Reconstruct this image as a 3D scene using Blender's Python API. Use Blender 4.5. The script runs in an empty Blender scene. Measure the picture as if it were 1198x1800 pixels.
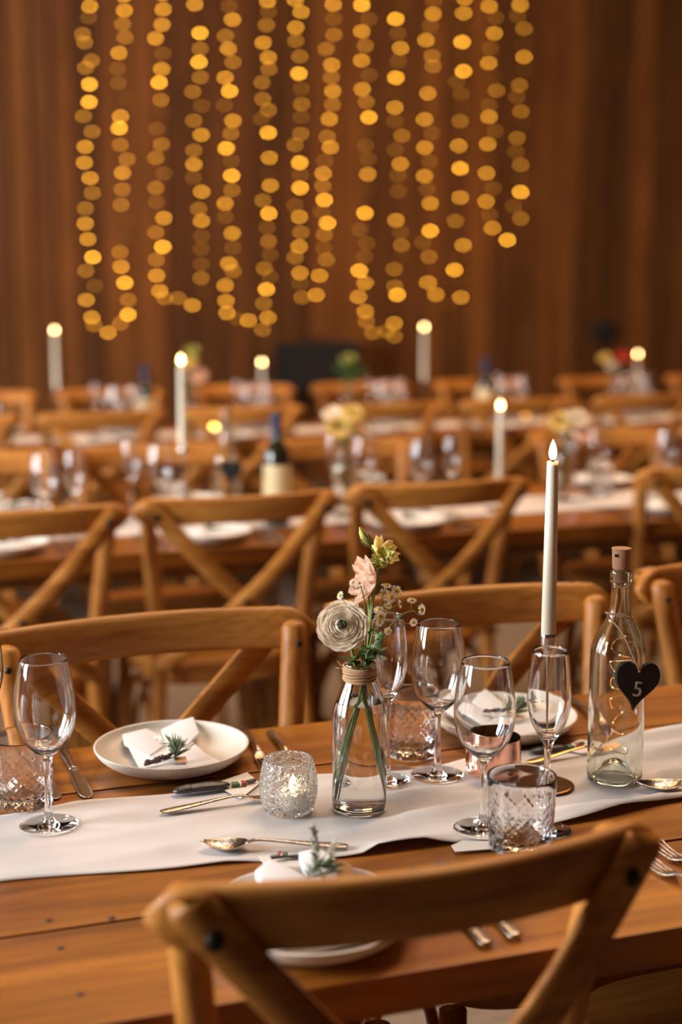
import bpy, bmesh, math, random
from mathutils import Vector, Matrix

random.seed(7)
S = bpy.context.scene
COL = S.collection
pi = math.pi

# ------------------------------------------------------------------ camera
F_PX = 2500.0                       # 50 mm lens on a 36 mm tall frame of 1800 px
PITCH = math.atan(410 / F_PX)
CZ = 1.43
ROT = math.radians(19)              # the tables and back wall run 19 degrees off the picture plane
TZ = 0.76                           # table top height

cam_d = bpy.data.cameras.new('camera')
cam = bpy.data.objects.new('camera', cam_d)
COL.objects.link(cam)
cam.location = (0, 0, CZ)
cam.rotation_euler = (pi / 2 - PITCH, 0, 0)
cam_d.sensor_fit = 'VERTICAL'
cam_d.sensor_height = 36
cam_d.lens = 50
cam_d.clip_start = 0.05
cam_d.dof.use_dof = True
cam_d.dof.focus_distance = 1.82
cam_d.dof.aperture_fstop = 2.2
cam_d.dof.aperture_ratio = 0.82
S.camera = cam

S.view_settings.view_transform = 'Standard'
S.view_settings.look = 'None'
S.view_settings.gamma = 1
S.view_settings.use_curve_mapping = False
S.view_settings.exposure = -0.05
S.cycles.max_bounces = 14
S.cycles.transmission_bounces = 12
S.cycles.transparent_max_bounces = 16
S.cycles.sample_clamp_indirect = 40

# ------------------------------------------------------------------ pixel helpers (a pixel gives a direction; the surface gives the distance)
def ray(px, py):
    x = (px - 599) / F_PX
    y = -(py - 900) / F_PX
    return Vector((x, math.cos(PITCH) + y * math.sin(PITCH), -math.sin(PITCH) + y * math.cos(PITCH)))
def uv(p): return (p[0] * math.cos(ROT) + p[1] * math.sin(ROT), -p[0] * math.sin(ROT) + p[1] * math.cos(ROT))
def W(u, v, z=0.0): return Vector((u * math.cos(ROT) - v * math.sin(ROT), u * math.sin(ROT) + v * math.cos(ROT), z))
def at_z(px, py, z=TZ):
    r = ray(px, py); t = (z - CZ) / r[2]
    return Vector((r[0] * t, r[1] * t, z))
def at_v(px, py, v):
    r = ray(px, py); t = v / uv(r)[1]
    return Vector((r[0] * t, r[1] * t, CZ + r[2] * t))

# ------------------------------------------------------------------ world and lights
world = bpy.data.worlds.new('overcast'); S.world = world
world.use_nodes = True
bg = world.node_tree.nodes['Background']
bg.inputs[0].default_value = (0.75, 0.86, 1.0, 1)
bg.inputs[1].default_value = 1.0

def area(name, loc, target, sx, sy, power, color):
    d = bpy.data.lights.new(name, 'AREA')
    d.shape = 'RECTANGLE'; d.size = sx; d.size_y = sy; d.energy = power; d.color = color
    o = bpy.data.objects.new(name, d); COL.objects.link(o)
    o.location = loc
    o.rotation_euler = (Vector(target) - Vector(loc)).to_track_quat('-Z', 'Y').to_euler()
    return o
U0, U1, V0, V1, CEIL = -3.6, 9.0, -3.6, 9.6, 5.2
WINV = (2.0, 3.9, 5.8)            # centres of the tall windows in the left wall
for wv, wp_ in zip(WINV, (330, 150, 90)):
    area('window_daylight', W(U0 + 0.03, wv, 2.0), W(U0 + 3, wv, 1.75), 1.2, 2.3, wp_, (0.97, 0.98, 1.0))
for lu, lv, pw in ((2.2, 3.0, 60), (1.2, 5.6, 80), (4.0, 5.6, 80)):
    area('ceiling_lamp', W(lu, lv, 4.6), W(lu, lv, 0), 0.9, 0.9, pw, (1.0, 0.50, 0.17))

SKY = ((0.5, 2.7, 38), (2.6, 3.2, 60), (1.6, 5.2, 30))     # roof lights above the tables
for su, sv, sp in SKY:
    area('roof_light_daylight', W(su, sv, 5.16), W(su, sv + 0.05, 0), 1.86, 1.86, sp, (1.0, 0.94, 0.86))

# ------------------------------------------------------------------ materials
def new_mat(name):
    m = bpy.data.materials.new(name); m.use_nodes = True
    nt = m.node_tree
    return m, nt, nt.nodes['Principled BSDF']
def link(nt, a, b): nt.links.new(a, b)
def plain(name, col, rough=0.5, metal=0.0, bump=0.0, bscale=200.0, vary=0.0, spec=0.5, sss=0.0, emit=None):
    m, nt, b = new_mat(name)
    b.inputs['Base Color'].default_value = (*col, 1)
    b.inputs['Roughness'].default_value = rough
    b.inputs['Metallic'].default_value = metal
    b.inputs['Specular IOR Level'].default_value = spec
    if sss:
        b.inputs['Subsurface Weight'].default_value = sss
        b.inputs['Subsurface Radius'].default_value = (0.01, 0.006, 0.004)
        b.inputs['Subsurface Scale'].default_value = 0.6
    if bump or vary:
        tc = nt.nodes.new('ShaderNodeTexCoord')
        n = nt.nodes.new('ShaderNodeTexNoise'); n.inputs['Scale'].default_value = bscale; n.inputs['Detail'].default_value = 4
        link(nt, tc.outputs['Object'], n.inputs['Vector'])
        if bump:
            bp = nt.nodes.new('ShaderNodeBump'); bp.inputs['Strength'].default_value = bump; bp.inputs['Distance'].default_value = 0.002
            link(nt, n.outputs['Fac'], bp.inputs['Height']); link(nt, bp.outputs['Normal'], b.inputs['Normal'])
        if vary:
            r = nt.nodes.new('ShaderNodeValToRGB')
            r.color_ramp.elements[0].position = 0.3; r.color_ramp.elements[1].position = 0.7
            r.color_ramp.elements[0].color = (*[c * (1 - vary) for c in col], 1)
            r.color_ramp.elements[1].color = (*[min(1, c * (1 + vary)) for c in col], 1)
            link(nt, n.outputs['Fac'], r.inputs['Fac']); link(nt, r.outputs['Color'], b.inputs['Base Color'])
    if emit:
        b.inputs['Emission Color'].default_value = (*emit[0], 1); b.inputs['Emission Strength'].default_value = emit[1]
    return m
def wood(name, dark, mid, light, axis='x', scale=1.0, rough=0.42, coat=0.15, spread=0.25, contrast=1.0, bump=0.12):
    m, nt, b = new_mat(name)
    N = nt.nodes.new
    tc = N('ShaderNodeTexCoord'); oi = N('ShaderNodeObjectInfo')
    mul = N('ShaderNodeVectorMath'); mul.operation = 'SCALE'; mul.inputs[0].default_value = (13.1, 7.7, 9.3)
    link(nt, oi.outputs['Random'], mul.inputs['Scale'])
    add = N('ShaderNodeVectorMath'); link(nt, tc.outputs['Object'], add.inputs[0]); link(nt, mul.outputs[0], add.inputs[1])
    mp = N('ShaderNodeMapping')
    k = {'x': (0.09, 1, 1), 'y': (1, 0.09, 1), 'z': (1, 1, 0.09)}[axis]
    mp.inputs['Scale'].default_value = tuple(c * scale for c in k)
    link(nt, add.outputs[0], mp.inputs['Vector'])
    n1 = N('ShaderNodeTexNoise'); n1.inputs['Scale'].default_value = 14; n1.inputs['Detail'].default_value = 5; n1.inputs['Distortion'].default_value = 1.2
    n2 = N('ShaderNodeTexNoise'); n2.inputs['Scale'].default_value = 90; n2.inputs['Detail'].default_value = 3
    link(nt, mp.outputs[0], n1.inputs['Vector']); link(nt, mp.outputs[0], n2.inputs['Vector'])
    mx = N('ShaderNodeMath'); mx.operation = 'MULTIPLY_ADD'; mx.inputs[1].default_value = 0.35
    link(nt, n2.outputs['Fac'], mx.inputs[0])
    sc = N('ShaderNodeMath'); sc.operation = 'MULTIPLY'; sc.inputs[1].default_value = 0.65
    link(nt, n1.outputs['Fac'], sc.inputs[0]); link(nt, sc.outputs[0], mx.inputs[2])
    r = N('ShaderNodeValToRGB')
    e = r.color_ramp.elements
    e[0].position = 0.5 - 0.16 / contrast; e[0].color = (*dark, 1)
    e[1].position = 0.5 + 0.16 / contrast; e[1].color = (*light, 1)
    q = e.new(0.5); q.color = (*mid, 1)
    link(nt, mx.outputs[0], r.inputs['Fac'])
    hs = N('ShaderNodeHueSaturation')
    mr = N('ShaderNodeMapRange'); mr.inputs['To Min'].default_value = 1 - spread; mr.inputs['To Max'].default_value = 1 + spread
    link(nt, oi.outputs['Random'], mr.inputs['Value']); link(nt, mr.outputs[0], hs.inputs['Value'])
    link(nt, r.outputs['Color'], hs.inputs['Color']); link(nt, hs.outputs['Color'], b.inputs['Base Color'])
    bp = N('ShaderNodeBump'); bp.inputs['Strength'].default_value = bump; bp.inputs['Distance'].default_value = 0.002
    link(nt, mx.outputs[0], bp.inputs['Height']); link(nt, bp.outputs['Normal'], b.inputs['Normal'])
    b.inputs['Roughness'].default_value = rough; b.inputs['Specular IOR Level'].default_value = 0.3
    b.inputs['Coat Weight'].default_value = coat; b.inputs['Coat Roughness'].default_value = 0.25
    return m
def glass(name, col=(1, 1, 1), ior=1.5, rough=0.0, crackle=False):
    m = bpy.data.materials.new(name); m.use_nodes = True
    nt = m.node_tree; nt.nodes.clear()
    out = nt.nodes.new('ShaderNodeOutputMaterial')
    g = nt.nodes.new('ShaderNodeBsdfGlass')
    g.inputs['Color'].default_value = (*col, 1); g.inputs['IOR'].default_value = ior; g.inputs['Roughness'].default_value = rough
    link(nt, g.outputs[0], out.inputs[0])
    if crackle:
        tc = nt.nodes.new('ShaderNodeTexCoord')
        vo = nt.nodes.new('ShaderNodeTexVoronoi'); vo.feature = 'DISTANCE_TO_EDGE'; vo.inputs['Scale'].default_value = 130
        ns = nt.nodes.new('ShaderNodeTexNoise'); ns.inputs['Scale'].default_value = 60
        mixv = nt.nodes.new('ShaderNodeVectorMath'); mixv.operation = 'MULTIPLY_ADD'
        mixv.inputs[1].default_value = (0.012, 0.012, 0.012)
        link(nt, tc.outputs['Object'], ns.inputs['Vector']); link(nt, ns.outputs['Color'], mixv.inputs[0]); link(nt, tc.outputs['Object'], mixv.inputs[2])
        link(nt, mixv.outputs[0], vo.inputs['Vector'])
        mr = nt.nodes.new('ShaderNodeMapRange'); mr.inputs['From Max'].default_value = 0.12
        link(nt, vo.outputs['Distance'], mr.inputs['Value'])
        bp = nt.nodes.new('ShaderNodeBump'); bp.inputs['Strength'].default_value = 0.5; bp.inputs['Distance'].default_value = 0.002
        link(nt, mr.outputs[0], bp.inputs['Height']); link(nt, bp.outputs['Normal'], g.inputs['Normal'])
        d = nt.nodes.new('ShaderNodeBsdfDiffuse'); d.inputs[0].default_value = (0.85, 0.84, 0.82, 1)
        tr = nt.nodes.new('ShaderNodeBsdfTranslucent'); tr.inputs[0].default_value = (0.85, 0.84, 0.82, 1)
        ad = nt.nodes.new('ShaderNodeMixShader'); link(nt, d.outputs[0], ad.inputs[1]); link(nt, tr.outputs[0], ad.inputs[2])
        mx = nt.nodes.new('ShaderNodeMixShader')
        iv = nt.nodes.new('ShaderNodeMapRange'); iv.inputs['From Max'].default_value = 0.07; iv.inputs['To Min'].default_value = 0.5; iv.inputs['To Max'].default_value = 0.02
        link(nt, vo.outputs['Distance'], iv.inputs['Value']); link(nt, iv.outputs[0], mx.inputs[0])
        link(nt, g.outputs[0], mx.inputs[1]); link(nt, ad.outputs[0], mx.inputs[2]); link(nt, mx.outputs[0], out.inputs[0])
    return m
def emission(name, col, strength):
    m = bpy.data.materials.new(name); m.use_nodes = True
    nt = m.node_tree; nt.nodes.clear()
    out = nt.nodes.new('ShaderNodeOutputMaterial'); e = nt.nodes.new('ShaderNodeEmission')
    e.inputs[0].default_value = (*col, 1); e.inputs[1].default_value = strength
    link(nt, e.outputs[0], out.inputs[0])
    return m
def cloth_mat(name, col, trans=0.25):
    m = bpy.data.materials.new(name); m.use_nodes = True
    nt = m.node_tree; nt.nodes.clear(); N = nt.nodes.new
    out = N('ShaderNodeOutputMaterial'); d = N('ShaderNodeBsdfDiffuse'); t = N('ShaderNodeBsdfTranslucent'); mx = N('ShaderNodeMixShader')
    d.inputs[0].default_value = (*col, 1); t.inputs[0].default_value = (*col, 1); mx.inputs[0].default_value = trans
    tc = N('ShaderNodeTexCoord'); w1 = N('ShaderNodeTexNoise'); w1.inputs['Scale'].default_value = 900; w1.inputs['Detail'].default_value = 2
    link(nt, tc.outputs['Object'], w1.inputs['Vector'])
    bp = N('ShaderNodeBump'); bp.inputs['Strength'].default_value = 0.25; bp.inputs['Distance'].default_value = 0.001
    link(nt, w1.outputs['Fac'], bp.inputs['Height']); link(nt, bp.outputs['Normal'], d.inputs['Normal'])
    link(nt, d.outputs[0], mx.inputs[1]); link(nt, t.outputs[0], mx.inputs[2]); link(nt, mx.outputs[0], out.inputs[0])
    return m

M = {}
for ax in 'xyz':
    M['chair_' + ax] = wood('chair_oak_' + ax, (0.26, 0.085, 0.012), (0.43, 0.165, 0.027), (0.56, 0.25, 0.055), ax, 1.6, 0.45, 0.05, 0.12)
M['table'] = wood('table_plank', (0.12, 0.036, 0.004), (0.25, 0.080, 0.0075), (0.38, 0.14, 0.016), 'x', 0.7, 0.42, 0.12, 0.14, 1.0, 0.2)
M['table_leg'] = wood('table_leg', (0.11, 0.045, 0.012), (0.18, 0.075, 0.02), (0.26, 0.11, 0.03), 'z', 1.0, 0.45, 0.1)
M['wall'] = wood('wall_board', (0.07, 0.022, 0.004), (0.145, 0.050, 0.009), (0.22, 0.082, 0.016), 'z', 0.35, 0.65, 0.0, 0.45, 0.8)
M['wall_gap'] = plain('wall_backing', (0.03, 0.012, 0.005), 0.9)
M['plaster'] = plain('barn_side_boards', (0.08, 0.036, 0.014), 0.8, vary=0.2, bscale=3)
M['ceil'] = plain('ceiling_boards', (0.13, 0.062, 0.025), 0.8, vary=0.2, bscale=3)
M['floor'] = plain('concrete_floor', (0.17, 0.125, 0.085), 0.7, bump=0.15, bscale=40, vary=0.15)
M['bolt'] = plain('dark_bolt', (0.03, 0.028, 0.025), 0.4, 0.8)
M['knot'] = plain('dark_screw_plug', (0.035, 0.016, 0.006), 0.6)
M['glass'] = glass('clear_glass', (0.985, 0.99, 0.99), 1.5)
M['cutglass'] = glass('cut_glass', (0.98, 0.985, 0.99), 1.52)
M['crackle'] = glass('crackle_glass', (0.99, 0.99, 0.98), 1.45, 0.02, True)
M['bottleglass'] = glass('bottle_glass', (0.955, 0.975, 0.96), 1.5)
M['water'] = glass('water', (0.99, 1, 0.99), 1.33)
M['runner'] = cloth_mat('muslin', (0.69, 0.65, 0.63), 0.12)
M['napkin'] = cloth_mat('napkin_cotton', (0.86, 0.86, 0.87), 0.15)
M['plate'] = plain('stoneware', (0.66, 0.60, 0.52), 0.38, vary=0.10, bscale=420)
M['silver'] = plain('antique_silver', (0.40, 0.355, 0.31), 0.26, 1.0, bump=0.35, bscale=260, vary=0.35)
M['gold'] = plain('gilt_metal', (0.85, 0.52, 0.20), 0.22, 1.0, bump=0.2, bscale=260)
M['steel'] = plain('brushed_steel', (0.62, 0.58, 0.54), 0.22, 1.0)
M['steel_reflection'] = plain('steel_painted_reflection', (0.16, 0.085, 0.05), 0.25, 0.9)  # candlestick foot: brown reflection of the dim room put into the metal's colour
M['copper'] = plain('polished_copper', (0.90, 0.50, 0.36), 0.14, 1.0)
M['copper_in'] = plain('dark_copper_inside', (0.05, 0.028, 0.02), 0.3, 0.9)  # cup lining, much darker than the copper outside
M['wax'] = plain('ivory_wax', (0.80, 0.73, 0.57), 0.5, sss=0.25)
M['wax_white'] = plain('white_plastic_wax', (0.86, 0.83, 0.76), 0.4, sss=0.2)
M['wick'] = plain('black_wick', (0.015, 0.012, 0.01), 0.8)
M['flame'] = emission('led_flame', (1.0, 0.66, 0.27), 26)
M['tealight_flame'] = emission('tealight_flame', (1.0, 0.80, 0.50), 5)
M['far_tealight'] = emission('far_tealight', (1.0, 0.55, 0.12), 20)
M['twine'] = plain('jute_twine', (0.50, 0.31, 0.16), 0.9, bump=0.8, bscale=900, vary=0.3)
M['slate'] = plain('black_slate', (0.012, 0.012, 0.013), 0.75, bump=0.6, bscale=260)
M['chalk'] = plain('pale_number_paint', (0.55, 0.53, 0.50), 0.8)
M['cork'] = plain('cork', (0.46, 0.25, 0.14), 0.8, bump=0.3, bscale=500, vary=0.2)
M['wire'] = plain('copper_wire', (0.85, 0.45, 0.25), 0.25, 1.0)
M['bead'] = emission('warm_led_bead', (1.0, 0.7, 0.35), 2.0)
M['card'] = plain('cream_card', (0.74, 0.69, 0.62), 0.8)
M['kraft'] = plain('kraft_paper', (0.58, 0.34, 0.17), 0.85, vary=0.1, bscale=200)
M['favour'] = plain('grey_foil', (0.055, 0.052, 0.055), 0.38, 0.3, bump=0.7, bscale=120)
M['red'] = plain('red_clasp', (0.35, 0.03, 0.02), 0.5)
M['green_clasp'] = plain('green_clasp', (0.07, 0.14, 0.05), 0.5)
M['stem'] = plain('flower_stem', (0.16, 0.22, 0.055), 0.5, vary=0.2, bscale=90)
M['leaf'] = plain('leaf', (0.085, 0.14, 0.04), 0.5, vary=0.35, bscale=120)
M['rosemary'] = plain('rosemary', (0.07, 0.11, 0.045), 0.6, vary=0.3, bscale=300)
M['lavender'] = plain('dried_lavender', (0.09, 0.065, 0.075), 0.8, vary=0.3, bscale=400)
M['greygreen'] = plain('dusty_grey_green', (0.27, 0.26, 0.22), 0.8, vary=0.25, bscale=300)
M['petal_cream'] = cloth_mat('cream_petal', (0.98, 0.89, 0.75), 0.4)
M['petal_pink'] = cloth_mat('blush_petal', (0.95, 0.70, 0.55), 0.4)
M['petal_yellow'] = cloth_mat('pale_yellow_petal', (0.88, 0.72, 0.30), 0.4)
M['petal_white'] = cloth_mat('white_daisy_petal', (0.92, 0.89, 0.80), 0.4)
M['daisy_eye'] = plain('daisy_eye', (0.75, 0.42, 0.04), 0.8)
M['eye_dark'] = plain('dark_green_eye', (0.035, 0.036, 0.008), 0.7, vary=0.5, bscale=900)
M['bud'] = plain('yellow_green_bud', (0.55, 0.52, 0.14), 0.6, vary=0.25, bscale=120)
M['petal_red'] = plain('red_petal', (0.55, 0.06, 0.02), 0.6)
M['cable'] = plain('fairy_light_cable', (0.05, 0.03, 0.015), 0.6)
M['foil_blue'] = plain('dark_blue_foil', (0.015, 0.025, 0.075), 0.4)
M['green_glass'] = plain('dark_wine_glass', (0.02, 0.016, 0.008), 0.1, spec=0.8)
M['label'] = plain('cream_wine_label', (0.78, 0.62, 0.34), 0.7, vary=0.12, bscale=60)
M['black'] = plain('black_cabinet', (0.008, 0.007, 0.006), 0.8)
M['grille'] = plain('black_grille', (0.012, 0.011, 0.01), 0.95, bump=0.6, bscale=300)
M['window_frame'] = plain('window_frame', (0.3, 0.2, 0.1), 0.6)
BULB = {}
for k, st in ((1, 0.9), (2, 4.0), (3, 9.5), (4, 20.0), (5, 38.0)):
    BULB[k] = emission('bulb_%d' % k, (1.0, 0.34 + 0.02 * k, 0.03), st)

# ------------------------------------------------------------------ mesh helpers
def obj(name, geo, mat, parent=None, smooth=True, loc=None):
    me = bpy.data.meshes.new(name)
    if isinstance(geo, bmesh.types.BMesh):
        geo.to_mesh(me); geo.free()
    else:
        me.from_pydata([tuple(v) for v in geo[0]], [], geo[1]); me.update()
    if smooth: me.polygons.foreach_set('use_smooth', [True] * len(me.polygons))
    if mat is not None: me.materials.append(M[mat] if isinstance(mat, str) else mat)
    o = bpy.data.objects.new(name, me); COL.objects.link(o)
    if parent is not None: o.parent = parent
    if loc is not None: o.location = loc
    return o
def thing(name, label, cat, loc=(0, 0, 0), rz=0.0, group=None):
    o = bpy.data.objects.new(name, None); COL.objects.link(o)
    o.empty_display_size = 0.05
    o.location = loc; o.rotation_euler = (0, 0, rz)
    return tag(o, label, cat, group)
def tag(o, label, cat, group=None):
    o['label'] = label; o['category'] = cat
    if group: o['group'] = group
    elif 'group' in o: del o['group']
    return o
def struct(o): o['kind'] = 'structure'; return o
def dup(root, loc, rz, label, group=None, cat=None, scale=None):
    def rec(o, par):
        c = o.copy(); COL.objects.link(c); c.parent = par
        for ch in o.children: rec(ch, c)
        return c
    r = rec(root, None)
    r.location = loc; r.rotation_euler = (0, 0, rz)
    if scale: r.scale = (scale,) * 3
    tag(r, label, cat or root['category'], group)
    return r
def join(*gs):
    V, Fc = [], []
    for v, f in gs:
        k = len(V); V += list(v); Fc += [tuple(i + k for i in q) for q in f]
    return V, Fc
def xf(g, mat): return [mat @ Vector(p) for p in g[0]], g[1]
def T(x, y, z): return Matrix.Translation((x, y, z))
def R(a, ax): return Matrix.Rotation(a, 4, ax)
def box(cx, cy, cz, sx, sy, sz, bev=0.0):
    bm = bmesh.new(); bmesh.ops.create_cube(bm, size=1)
    bmesh.ops.scale(bm, vec=(sx, sy, sz), verts=bm.verts)
    if bev: bmesh.ops.bevel(bm, geom=bm.edges[:], offset=bev, segments=2, affect='EDGES', profile=0.7)
    bmesh.ops.translate(bm, vec=(cx, cy, cz), verts=bm.verts)
    bm.verts.index_update()
    g = ([v.co.copy() for v in bm.verts], [tuple(v.index for v in f.verts) for f in bm.faces]); bm.free()
    return g
def catmull(pts, n=5):
    pts = [Vector(p) for p in pts]
    out = []
    for i in range(len(pts) - 1):
        p0 = pts[max(i - 1, 0)]; p1 = pts[i]; p2 = pts[i + 1]; p3 = pts[min(i + 2, len(pts) - 1)]
        for k in range(n):
            t = k / n
            out.append(0.5 * ((2 * p1) + (p2 - p0) * t + (2 * p0 - 5 * p1 + 4 * p2 - p3) * t * t + (3 * p1 - p0 - 3 * p2 + p3) * t ** 3))
    out.append(pts[-1])
    return out
def prof(*segs, n=5):
    """profile out of smooth runs; neighbouring runs share an end point (a crease)"""
    out = []
    for s in segs:
        c = catmull([(a, b, 0) for a, b in s], n) if len(s) > 2 else [Vector((a, b, 0)) for a, b in s]
        if out and (out[-1] - c[0]).length < 1e-7: c = c[1:]
        out += c
    return [(max(p[0], 0.0), p[1]) for p in out]
def lathe(pr, seg=40, fn=None):
    V, Fc, rings = [], [], []
    for j, (r, z) in enumerate(pr):
        if r < 1e-6:
            rings.append([len(V)]); V.append(Vector((0, 0, z)))
        else:
            row = []
            for i in range(seg):
                a = 2 * pi * i / seg
                rr = r if fn is None else fn(r, z, a, j)
                row.append(len(V)); V.append(Vector((rr * math.cos(a), rr * math.sin(a), z)))
            rings.append(row)
    for a, b in zip(rings, rings[1:]):
        if len(a) == 1 and len(b) == 1: continue
        for i in range(seg):
            j = (i + 1) % seg
            if len(a) == 1: Fc.append((a[0], b[j], b[i]))
            elif len(b) == 1: Fc.append((a[i], a[j], b[0]))
            else: Fc.append((a[i], a[j], b[j], b[i]))
    return V, [tuple(reversed(f)) if False else f for f in Fc]
def tube(path, rad, seg=8, cap=True, flat=None):
    path = [Vector(p) for p in path]
    n = len(path); V, Fc = [], []
    up = None
    for i, p in enumerate(path):
        t = (path[min(i + 1, n - 1)] - path[max(i - 1, 0)])
        if t.length < 1e-9: t = Vector((0, 0, 1))
        t.normalize()
        if up is None:
            up = Vector((0, 0, 1)) if abs(t.z) < 0.9 else Vector((0, 1, 0))
            if flat is not None: up = Vector(flat)
        if flat is not None: up = Vector(flat)
        a = t.cross(up); a.normalize(); b = a.cross(t); b.normalize(); up = b
        r = rad[i] if isinstance(rad, (list, tuple)) else rad
        ra, rb = r if isinstance(r, (list, tuple)) else (r, r)
        for k in range(seg):
            th = 2 * pi * k / seg
            V.append(p + a * ra * math.cos(th) + b * rb * math.sin(th))
    for i in range(n - 1):
        for k in range(seg):
            q = (k + 1) % seg
            Fc.append((i * seg + k, i * seg + q, (i + 1) * seg + q, (i + 1) * seg + k))
    if cap:
        Fc.append(tuple(reversed(range(seg)))); Fc.append(tuple(range((n - 1) * seg, n * seg)))
    return V, Fc
def strap(path, w, th, flat):
    """flat bent strip with rounded long edges; flat = direction of its thickness"""
    sec = [(-w, -th * 0.5), (-w * 0.93, -th), (w * 0.93, -th), (w, -th * 0.5), (w, th * 0.5), (w * 0.93, th), (-w * 0.93, th), (-w, th * 0.5)]
    path = [Vector(p) for p in path]; n = len(path); V, Fc = [], []
    for i, p in enumerate(path):
        t = (path[min(i + 1, n - 1)] - path[max(i - 1, 0)]).normalized()
        f = Vector(flat); a = t.cross(f).normalized(); b = a.cross(t).normalized()
        d = min(i, n - 1 - i); k = (0.55, 0.88, 1.0)[min(d, 2)]
        for x, y in sec: V.append(p + a * x * k + b * y)
    m = len(sec)
    for i in range(n - 1):
        for k in range(m):
            q = (k + 1) % m
            Fc.append((i * m + k, i * m + q, (i + 1) * m + q, (i + 1) * m + k))
    Fc.append(tuple(reversed(range(m)))); Fc.append(tuple(range((n - 1) * m, n * m)))
    return V, Fc
def slab(pts, z0, z1, bev=0.0):
    """prism from an outline"""
    bm = bmesh.new()
    vs = [bm.verts.new((p[0], p[1], z0)) for p in pts]
    f = bm.faces.new(vs); f.normal_update()
    if f.normal.z < 0: f.normal_flip()
    r = bmesh.ops.extrude_face_region(bm, geom=[f])
    for g in r['geom']:
        if isinstance(g, bmesh.types.BMVert): g.co.z = z1
    bmesh.ops.recalc_face_normals(bm, faces=bm.faces[:])
    if bev: bmesh.ops.bevel(bm, geom=bm.edges[:], offset=bev, segments=2, affect='EDGES', profile=0.6)
    bm.verts.index_update()
    g = ([v.co.copy() for v in bm.verts], [tuple(v.index for v in q.verts) for q in bm.faces]); bm.free()
    return g
def sphere(r, c=(0, 0, 0), seg=10, rings=6, sc=(1, 1, 1)):
    pr = [(r * math.sin(pi * i / rings), -r * math.cos(pi * i / rings)) for i in range(rings + 1)]
    pr[0] = (0, -r); pr[-1] = (0, r)
    g = lathe(pr, seg)
    return [Vector((p[0] * sc[0] + c[0], p[1] * sc[1] + c[1], p[2] * sc[2] + c[2])) for p in g[0]], g[1]

# ------------------------------------------------------------------ the room
def uvquad(name, pts, mat):
    return struct(obj(name, ([W(*p) for p in pts], [tuple(range(len(pts)))]), mat, smooth=False))
def uvbox(u0, u1, v0, v1, z0, z1):
    V = [W(u, v, z) for z in (z0, z1) for u, v in ((u0, v0), (u1, v0), (u1, v1), (u0, v1))]
    return V, [(3, 2, 1, 0), (4, 5, 6, 7), (0, 1, 5, 4), (1, 2, 6, 5), (2, 3, 7, 6), (3, 0, 4, 7)]
struct(obj('floor', uvbox(U0, U1, V0, V1, -0.1, 0), 'floor', smooth=False))
struct(obj('ceiling', uvbox(U0, U1, V0, V1, CEIL, CEIL + 0.1), 'ceil', smooth=False))
for i, (su, sv, sp) in enumerate(SKY):          # frames round the roof lights
    fr = [uvbox(su - 1.0, su + 1.0, sv - 1.0, sv - 0.94, CEIL - 0.05, CEIL), uvbox(su - 1.0, su + 1.0, sv + 0.94, sv + 1.0, CEIL - 0.05, CEIL),
          uvbox(su - 1.0, su - 0.94, sv - 0.94, sv + 0.94, CEIL - 0.05, CEIL), uvbox(su + 0.94, su + 1.0, sv - 0.94, sv + 0.94, CEIL - 0.05, CEIL)]
    struct(obj('window_%d' % (i + 4), join(*fr), 'window_frame', smooth=False))
struct(obj('wall_right', uvbox(U1, U1 + 0.1, V0, V1, 0, CEIL), 'plaster', smooth=False))
struct(obj('wall_front', uvbox(U0, U1, V0 - 0.1, V0, 0, CEIL), 'plaster', smooth=False))
WW, WZ0, WZ1 = 0.6, 0.85, 3.15
segs = []
edge = V0
for wv in WINV:
    segs.append(uvbox(U0 - 0.1, U0, edge, wv - WW, 0, CEIL))
    segs.append(uvbox(U0 - 0.1, U0, wv - WW, wv + WW, 0, WZ0))
    segs.append(uvbox(U0 - 0.1, U0, wv - WW, wv + WW, WZ1, CEIL))
    edge = wv + WW
segs.append(uvbox(U0 - 0.1, U0, edge, V1, 0, CEIL))
struct(obj('wall_left', join(*segs), 'plaster', smooth=False))
for i, wv in enumerate(WINV):
    fr = []
    for a, b, c, d in ((wv - WW, wv - WW + 0.05, WZ0, WZ1), (wv + WW - 0.05, wv + WW, WZ0, WZ1), (wv - WW, wv + WW, WZ0, WZ0 + 0.05),
                       (wv - WW, wv + WW, WZ1 - 0.05, WZ1), (wv - 0.02, wv + 0.02, WZ0, WZ1), (wv - WW, wv + WW, 1.98, 2.02)):
        fr.append(uvbox(U0 - 0.08, U0 - 0.02, a, b, c, d))
    struct(obj('window_%d' % (i + 1), join(*fr), 'window_frame', smooth=False))
# back wall: each vertical board a piece of its own, uneven in width and depth
wb = struct(obj('wall_back', uvbox(U0, U1, V1, V1 + 0.1, 0, CEIL), 'wall_gap', smooth=False))
u = U0
bw_mesh = {}
while u < U1:
    w = random.choice((0.14, 0.17, 0.2, 0.2, 0.23))
    if u + w > U1: w = U1 - u
    if w < 0.05: break
    if w not in bw_mesh:
        o = obj('board', box(0, 0, 0, w - 0.012, 0.022, CEIL - 0.01, 0.003), 'wall', wb, smooth=False)
        bw_mesh[w] = o.data
    else:
        o = bpy.data.objects.new('board', bw_mesh[w]); COL.objects.link(o); o.parent = wb
    o.location = W(u + w / 2, V1 - 0.012 - random.choice((0, 0.004, 0.009)), CEIL / 2)
    o.rotation_euler = (0, 0, ROT)
    u += w
struct(obj('trim_1', uvbox(0.6, 5.2, V1 - 0.12, V1 - 0.03, 4.30, 4.42), 'wall', smooth=False))

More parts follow.
